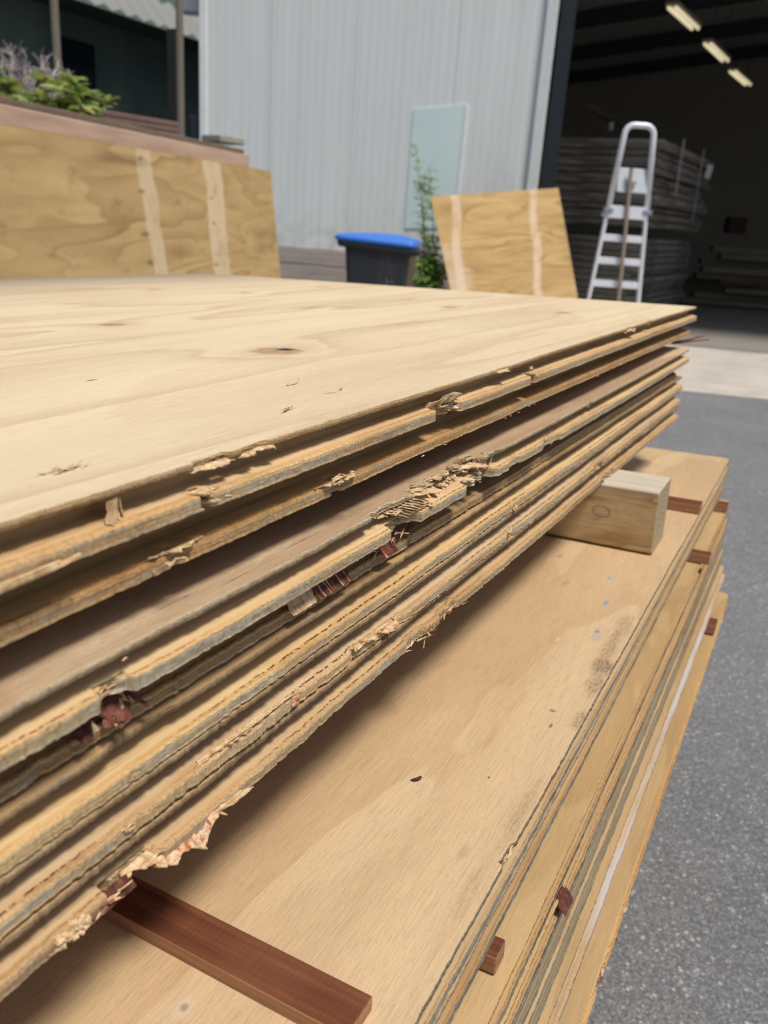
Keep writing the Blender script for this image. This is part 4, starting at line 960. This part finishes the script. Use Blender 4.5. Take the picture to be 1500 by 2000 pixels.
# thin hardwood stickers in the gap between second and third sheet
redw = NT('hardwood_red', .85, .15); o_ = redw.tc.outputs['Object']
rc = redw.ramp(redw.noise(o_, 1, 4, .6, sc=(160, 6, 160)), [(.3, (.085, .028, .014)), (.5, (.14, .047, .022)), (.7, (.20, .073, .034))])
rc = redw.mix(redw.mr(redw.noise(o_, 9, 3, .6), .5, .75, 0, .3), rc, (.25, .11, .06)); redw.bump(redw.m('ADD', redw.noise(o_, 1, 4, .7, sc=(900, 20, 900)), redw.noise(o_, 1, 2, .6, sc=(20, 420, 20))), .6, .001); redw.base(rc)
redl = NT('hardwood_side', .65, .3); o_ = redl.tc.outputs['Object']
redl.base(redl.ramp(redl.noise(o_, 1, 4, .6, sc=(160, 8, 260)), [(.3, (.24, .11, .055)), (.5, (.33, .165, .085)), (.7, (.42, .22, .12))]))
def stick(name, frm, c, d, lab, rz=0., grp='red hardwood sticks between the sheets', mats=None, cat='wood stick', bev=.0012):
    m = MB(); hx, hy, hz = d[0]/2, d[1]/2, d[2]/2
    vs = [(x_, y_, z_) for x_ in (-hx, hx) for y_ in (-hy, hy) for z_ in (-hz, hz)]
    m.add(vs, [(1, 5, 7, 3)], 0); m.add(vs, [(0, 1, 3, 2), (4, 6, 7, 5), (0, 4, 5, 1), (2, 3, 7, 6), (0, 2, 6, 4)], 1)
    me_o = m.build(name, mats or [redw.mat, redl.mat])
    # merge duplicates
    import bmesh
    b = bmesh.new(); b.from_mesh(me_o.data); bmesh.ops.remove_doubles(b, verts=b.verts, dist=1e-6); b.to_mesh(me_o.data); b.free()
    bb = me_o.modifiers.new('bevel', 'BEVEL'); bb.width = bev; bb.segments = 2
    me_o.matrix_world = frm @ Matrix.Translation(c) @ Matrix.Rotation(rz, 4, 'Z')
    return tag(me_o, lab, cat, grp)
for k, l_ in enumerate((-2.2, -.55)):
    stick('wood_stick', FU, (l_, .65, -.0628), (.03, 1.0, .022), ('near', 'far')[k]+' hardwood stick deep in the dark gap of the upper stack')

# ------------------------------------------------------------------ LOWER STACK
F_low = ply_face('lower_top_face', (.625, .455, .272), (.455, .30, .16), seed=6.4, freq=3.2, strength=.5, blotch=.7, stretch=3.6, fibre=1.3,
    knots=[(-.42, .12, .02, .5)],
    marks=[(-.791, .061, .008, .003, (.20, .30, .42), .85), (-.875, .046, .010, .004, (.18, .29, .43), .85), (-.958, .036, .004, .003, (.14, .22, .36), .85), (-.975, .033, .012, .007, (.30, .30, .33), .4),
           (-1.036, .009, .02, .013, (.085, .065, .055), .8), (-1.075, .008, .03, .010, (.10, .07, .045), .6), (-.99, .014, .05, .008, (.14, .09, .05), .55), (-.93, .012, .04, .010, (.15, .10, .06), .5), (-1.146, .004, .02, .006, (.12, .08, .05), .6),
           (-1.30, .008, .05, .006, (.22, .15, .08), .5), (-1.40, .012, .05, .006, (.20, .14, .08), .3), (-1.36, .03, .012, .004, (.22, .15, .08), .3), (-.84, .105, .014, .006, (.26, .15, .07), .5), (-1.555, .117, .0035, .003, (.07, .05, .045), .9), (-1.555, .117, .009, .006, (.62, .50, .40), .4),
           (-1.0, .068, .006, .0012, (.72, .62, .52), .6), (-1.145, .03, .003, .003, (.2, .12, .06), .8), (-1.17, .024, .004, .0016, (.08, .05, .03), .7), (-.93, .15, .020, .0005, (.24, .15, .09), .7), (-1.20, .16, .016, .0004, (.74, .62, .48), .5), (-1.35, .07, .022, .0005, (.30, .19, .11), .5), (-1.45, .20, .003, .0015, (.2, .12, .07), .7), (-1.12, .20, .004, .002, (.16, .09, .05), .7), (-.75, .14, .010, .005, (.30, .18, .09), .6), (-1.27, .045, .002, .001, (.1, .06, .03), .8),
           (-.60, .05, .012, .005, (.66, .55, .44), .5), (-.35, .07, .008, .004, (.70, .60, .5), .6), (-1.24, .35, .02, .01, (.2, .12, .07), .4)])
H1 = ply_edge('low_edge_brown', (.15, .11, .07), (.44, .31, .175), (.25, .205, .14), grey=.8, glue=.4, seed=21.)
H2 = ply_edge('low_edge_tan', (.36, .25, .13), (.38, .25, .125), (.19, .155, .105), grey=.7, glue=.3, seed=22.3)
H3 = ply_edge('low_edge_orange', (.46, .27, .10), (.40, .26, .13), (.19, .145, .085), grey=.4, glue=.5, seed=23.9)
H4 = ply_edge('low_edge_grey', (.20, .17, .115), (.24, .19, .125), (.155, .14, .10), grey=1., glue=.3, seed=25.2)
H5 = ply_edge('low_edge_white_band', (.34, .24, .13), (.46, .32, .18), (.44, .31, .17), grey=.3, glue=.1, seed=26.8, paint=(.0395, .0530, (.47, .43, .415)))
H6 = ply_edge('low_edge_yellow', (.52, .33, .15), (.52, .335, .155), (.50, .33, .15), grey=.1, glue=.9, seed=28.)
F_or = ply_face('orange_sheet_face', (.54, .37, .185), (.36, .225, .10), seed=7.9, freq=5, strength=.7, blotch=.8, stretch=6)
lower = [
 ('topmost sheet of the lower stack, broad tan face under the square timber', F_low, H1, .0, .0, 0., 101, 0),
 ('second sheet from the top of the lower stack, tan edge with grey lip', F_or, H2, -.001, -.0268, -.05, 113, 0),
 ('third sheet from the top of the lower stack, orange edge below the red sticks', F_or, H3, -.018, -.0705, -.07, 125, 0),
 ('fourth sheet from the top of the lower stack, brown edge stained dark', F_or, H3, -.021, -.0968, -.10, 137, 0),
 ('fifth sheet from the top of the lower stack, grey weathered edge', F_or, H4, -.022, -.123, -.12, 149, 0),
 ('sixth sheet from the top of the lower stack, grey edge just above the pale band', F_or, H4, -.026, -.149, -.14, 161, 0),
 ('seventh sheet from the top of the lower stack, edge painted with a whitish band', F_or, H5, -.034, -.175, -.16, 173, 0),
 ('eighth sheet from the top of the lower stack, yellow edge sticking out furthest', F_or, H6, -.052, -.219, -.19, 185, 0),
]
ls = []
for i, (lab, fm_, em_, s0_, z_, le_, sd_, _) in enumerate(lower):
    o = sheet('plywood_sheet', [fm_, em_], FL, s0_, z_, le_, seed=sd_, jag=.6, lip=(-.004 if i == 6 else -.001), camx=-1.83, camd=.5, q=.0026, slope=0.0, deep=.007 if i else .009,
              chipsL=[(-1.2, -1.17, .004)] if i == 7 else [], chipsU=[(-1.262, -1.247, .007)] if i == 3 else ([(-1.36, -1.33, .003)] if i == 0 else []), groove=True)
    tag(o, lab, 'plywood sheet', 'plywood sheets of the lower stack'); ls.append(o)
m = MB()
cluster(m, -1.55, -.1, -.001, -.0235, 90, (.002, .008), (.0004, .0012), out=.2, zs=.001); cluster(m, -1.365, -1.325, .001, -.002, 40, (.003, .012), (.0008, .003), out=.15, zs=.001)
cluster(m, -1.04, -1.02, .0, -.004, 16, (.003, .01), (.001, .003), out=.2)
m.build('splinters', SM, ls[0])['kind'] = 'stuff'
m = MB()
x_ = -1.265
while x_ < -1.243: sliver(m, (x_, -.0185, -.0975), (.1, -.62, -.78), .016, .0028, .001, mi=2, blunt=.9); x_ += .0018
cluster(m, -1.28, -1.235, -.018, -.104, 34, (.003, .010), (.001, .004), mi=(0, 2))
m.build('splinters', SM, ls[3])['kind'] = 'stuff'
m = MB()
cluster(m, -1.24, -.98, -.053, -.241, 90, (.003, .010), (.001, .004), mi=(1, 1, 0), out=.2); cluster(m, -.9, -.2, -.053, -.242, 60, (.003, .010), (.001, .003), out=.2)
m.build('splinters', SM, ls[7])['kind'] = 'stuff'
# hidden remainder of the lower stack, set back, down to the bearers
proto = None
low_mats = [F_or, H4]
for k in range(9):
    if proto is None:
        proto = sheet('plywood_sheet', low_mats, FL, -.012, -.2475, -.10, seed=210, jag=.7, lip=-.001, camx=-1.83, camd=3., q=.004, groove=False); o = proto
    else:
        o = proto.copy(); COL.objects.link(o); o.matrix_world = FL @ Matrix.Translation((random.uniform(-.02, .02), random.uniform(0, .012), -.0262*k))
    tag(o, names[k]+' plywood sheet counted down under the protruding yellow sheet of the lower stack', 'plywood sheet', 'hidden low sheets of the lower stack')
bz = -.2475-.0262*9
tm = NT('fresh_timber', .8, .25); o_ = tm.tc.outputs['Object']
g1 = tm.noise(o_, 1, 4, .6, .4, sc=(8, 1.4, 8), off=(0, 2, 0)); 
tcl = tm.ramp(tm.m('FRACT', tm.m('MULTIPLY', g1, 9)), [(0, (.56, .40, .22)), (.6, (.50, .345, .175)), (.92, (.33, .20, .09)), (1, (.56, .40, .22))])
tcl = tm.mix(tm.mr(tm.noise(o_, 1, 5, .65, sc=(14, 6, 14), off=(1, 1, 1)), .5, .72, 0, .65), tcl, (.24, .15, .075))
zt_ = tm.sep(o_)[2]
for (ky, kz, kr) in ((.075, .052, .009), (.17, .07, .007)):
    kd = tm.m('ADD', tm.spot(o_, (0, ky, kz), (0, 1/(kr*1.5), 1/kr)), tm.m('MULTIPLY', tm.noise(o_, 120, 2), .5))
    tcl = tm.mix(tm.mr(tm.m('ABSOLUTE', tm.m('SUBTRACT', kd, 1.1)), .22, .05, 0, .6), tcl, (.22, .12, .06))
tcl = tm.mix(tm.mr(tm.noise(o_, 1, 5, .7, sc=(20, 16, 45), off=(3, 3, 3)), .54, .68, 0, .6), tcl, (.22, .155, .095))
tcl = tm.mix(tm.mr(zt_, .078, .0935, 0, .5), tcl, (.48, .42, .32))
tcl = tm.mix(tm.mr(tm.noise(o_, 5, 3, off=(9, 0, 0)), .52, .7, 0, .5), tcl, (.40, .20, .08))
tm.bump(tm.noise(o_, 1, 4, .7, sc=(300, 12, 300)), .5, .0015); tm.base(tcl)
tt = NT('timber_top_bleached', .85, .2); o_ = tt.tc.outputs['Object']
tt.base(tt.mix(tt.mr(tt.noise(o_, 1, 5, .7, sc=(160, 9, 20)), .3, .7), (.40, .35, .27), (.60, .53, .42)))
te = NT('timber_end_grain', .9, .2); o_ = te.tc.outputs['Object']
rr_ = te.spot(o_, (.0, 0, .025), (1, 0, .8))
tw_ = te.m('SINE', te.m('ADD', te.m('MULTIPLY', rr_, 900), te.m('MULTIPLY', te.noise(o_, 30, 2), 3)))
te.base(te.mix(1, te.mix(te.mr(tw_, -1, 1, 0, .75), (.46, .37, .23), (.25, .18, .10)), te.ramp(te.noise(o_, 160, 4, .7), [(.3, .8), (.7, 1.12)]), 'MULTIPLY'))
def timber(frm, l_, s0_, s1_, zb_, w, h, lab, rz=0., ch=.008):
    m = MB(); y0, y1 = 0, s1_-s0_
    prof = [(-w/2+.003, h), (w/2-.003, h), (w/2, h-.003), (w/2, .003), (w/2-.003, 0), (-w/2+ch, 0), (-w/2, ch*.6), (-w/2, h-.003)]
    b = len(prof); N = 24
    for i in range(N+1):
        y = y0+(y1-y0)*i/N
        for (x_, z_) in prof: m.v.append((x_+random.gauss(0, .0004), y+(random.gauss(0, .0005) if i in (0, N) else 0), z_+random.gauss(0, .0004)))
    for i in range(N):
        for j in range(b):
            m.f.append((i*b+j, i*b+(j+1) % b, (i+1)*b+(j+1) % b, (i+1)*b+j)); m.m.append(1 if j in (0, 7, 1) else 0)
    m.f.append(tuple(range(b))[::-1]); m.m.append(2); m.f.append(tuple(N*b+j for j in range(b))); m.m.append(2)
    o = m.build('square_timber', [tm.mat, tt.mat, te.mat], bevel=.0012); o.matrix_world = frm @ Matrix.Translation((l_, s0_, zb_)) @ Matrix.Rotation(rz, 4, 'Z')
    return tag(o, lab, 'timber', 'square timbers under the upper stack')
timber(FL, -.637, .030, 1.22, .0015, .089, .0935, 'square pale timber lying on the lower stack with its ringed end showing')
timber(FL, -2.15, .05, 1.22, .0015, .089, .0935, 'square timber under the near end of the upper stack, outside the photo')
for l_ in (-2.2, -1.3, -.4): timber(FL, l_, .02, 1.2, bz-.098, .09, .0945, {-2.2: 'near', -1.3: 'middle', -.4: 'far'}[l_]+' square timber bearer underneath the lower stack', ch=.003)
m = MB()
for l_ in (-2.2, -1.3, -.4): 
    o = bx('ground_block', (0, 0, 0), (.12, 1.15, .26), dbm, bevel=.004); o.matrix_world = FL @ Matrix.Translation((l_, .62, bz-.1-.13)); tag(o, {-2.2: 'near', -1.3: 'middle', -.4: 'far'}[l_]+' dark timber block on the ground under the lower stack', 'block', 'blocks under the lower stack')
# red sticks
stick('wood_stick', FL, (-1.517, .125, .0058), (.029, .20, .0105), 'dark red hardwood stick lying on the lower stack in the foreground', rz=-.02)
stick('wood_stick', FL, (-.425, .18, .0085), (.032, .36, .014), 'flat red hardwood stick lying behind the square timber', rz=.0)
stick('wood_stick', FL, (-1.376, .096, -.061), (.019, .21, .0155), 'red brown stick end poking out low between the sheets in the foreground')
stick('wood_stick', FL, (-.465, .075, -.061), (.022, .21, .0155), 'red brown stick end poking out beside the square timber')
stick('wood_stick', FL, (-.155, .083, -.061), (.026, .21, .0155), 'red brown stick end poking out at the far corner of the lower stack')
stick('wood_stick', FL, (-.385, .054, -.2095), (.035, .21, .0165), 'dark red stick end low at the far corner above the yellow sheet')
stick('wood_stick', FL, (-1.8, .075, -.2095), (.03, .2, .0165), 'red brown stick above the protruding yellow sheet, near end outside the photo')
# splintered stick beyond the far end of the upper stack
m = MB(); q = FU @ Vector((-.05, .03, -.066))
for k, (dy, dz) in enumerate(((.0, .0), (-.01, -.006))): sliver(m, (-.05, .03, -.067), (1, -.18+dy*6, dz*6), .17, .006, .004, bend=.02, mi=0, blunt=.5)
o = m.build('splintered_stick', S_dark); o.matrix_world = FU; tag(o, 'dark split sliver of wood sticking out past the far end of the upper stack', 'splinter')
# curled brown seed on the lower stack
m = MB(); pts = [(-.005, .0, .0012), (-.003, .0022, .0022), (0, .003, .0026), (.003, .0022, .0022), (.005, 0, .0012)]
m.tube(pts, [.0004, .0011, .0014, .0011, .0004], 8); o = m.build('dry_seed', simple('seed_brown', (.07, .02, .012), .6), smooth=True); o.matrix_world = FL @ Matrix.Translation((-1.302, .095, .0006)) @ Matrix.Rotation(2.6, 4, 'Z'); tag(o, 'tiny curled dark brown seed lying on the tan face of the lower stack', 'seed')
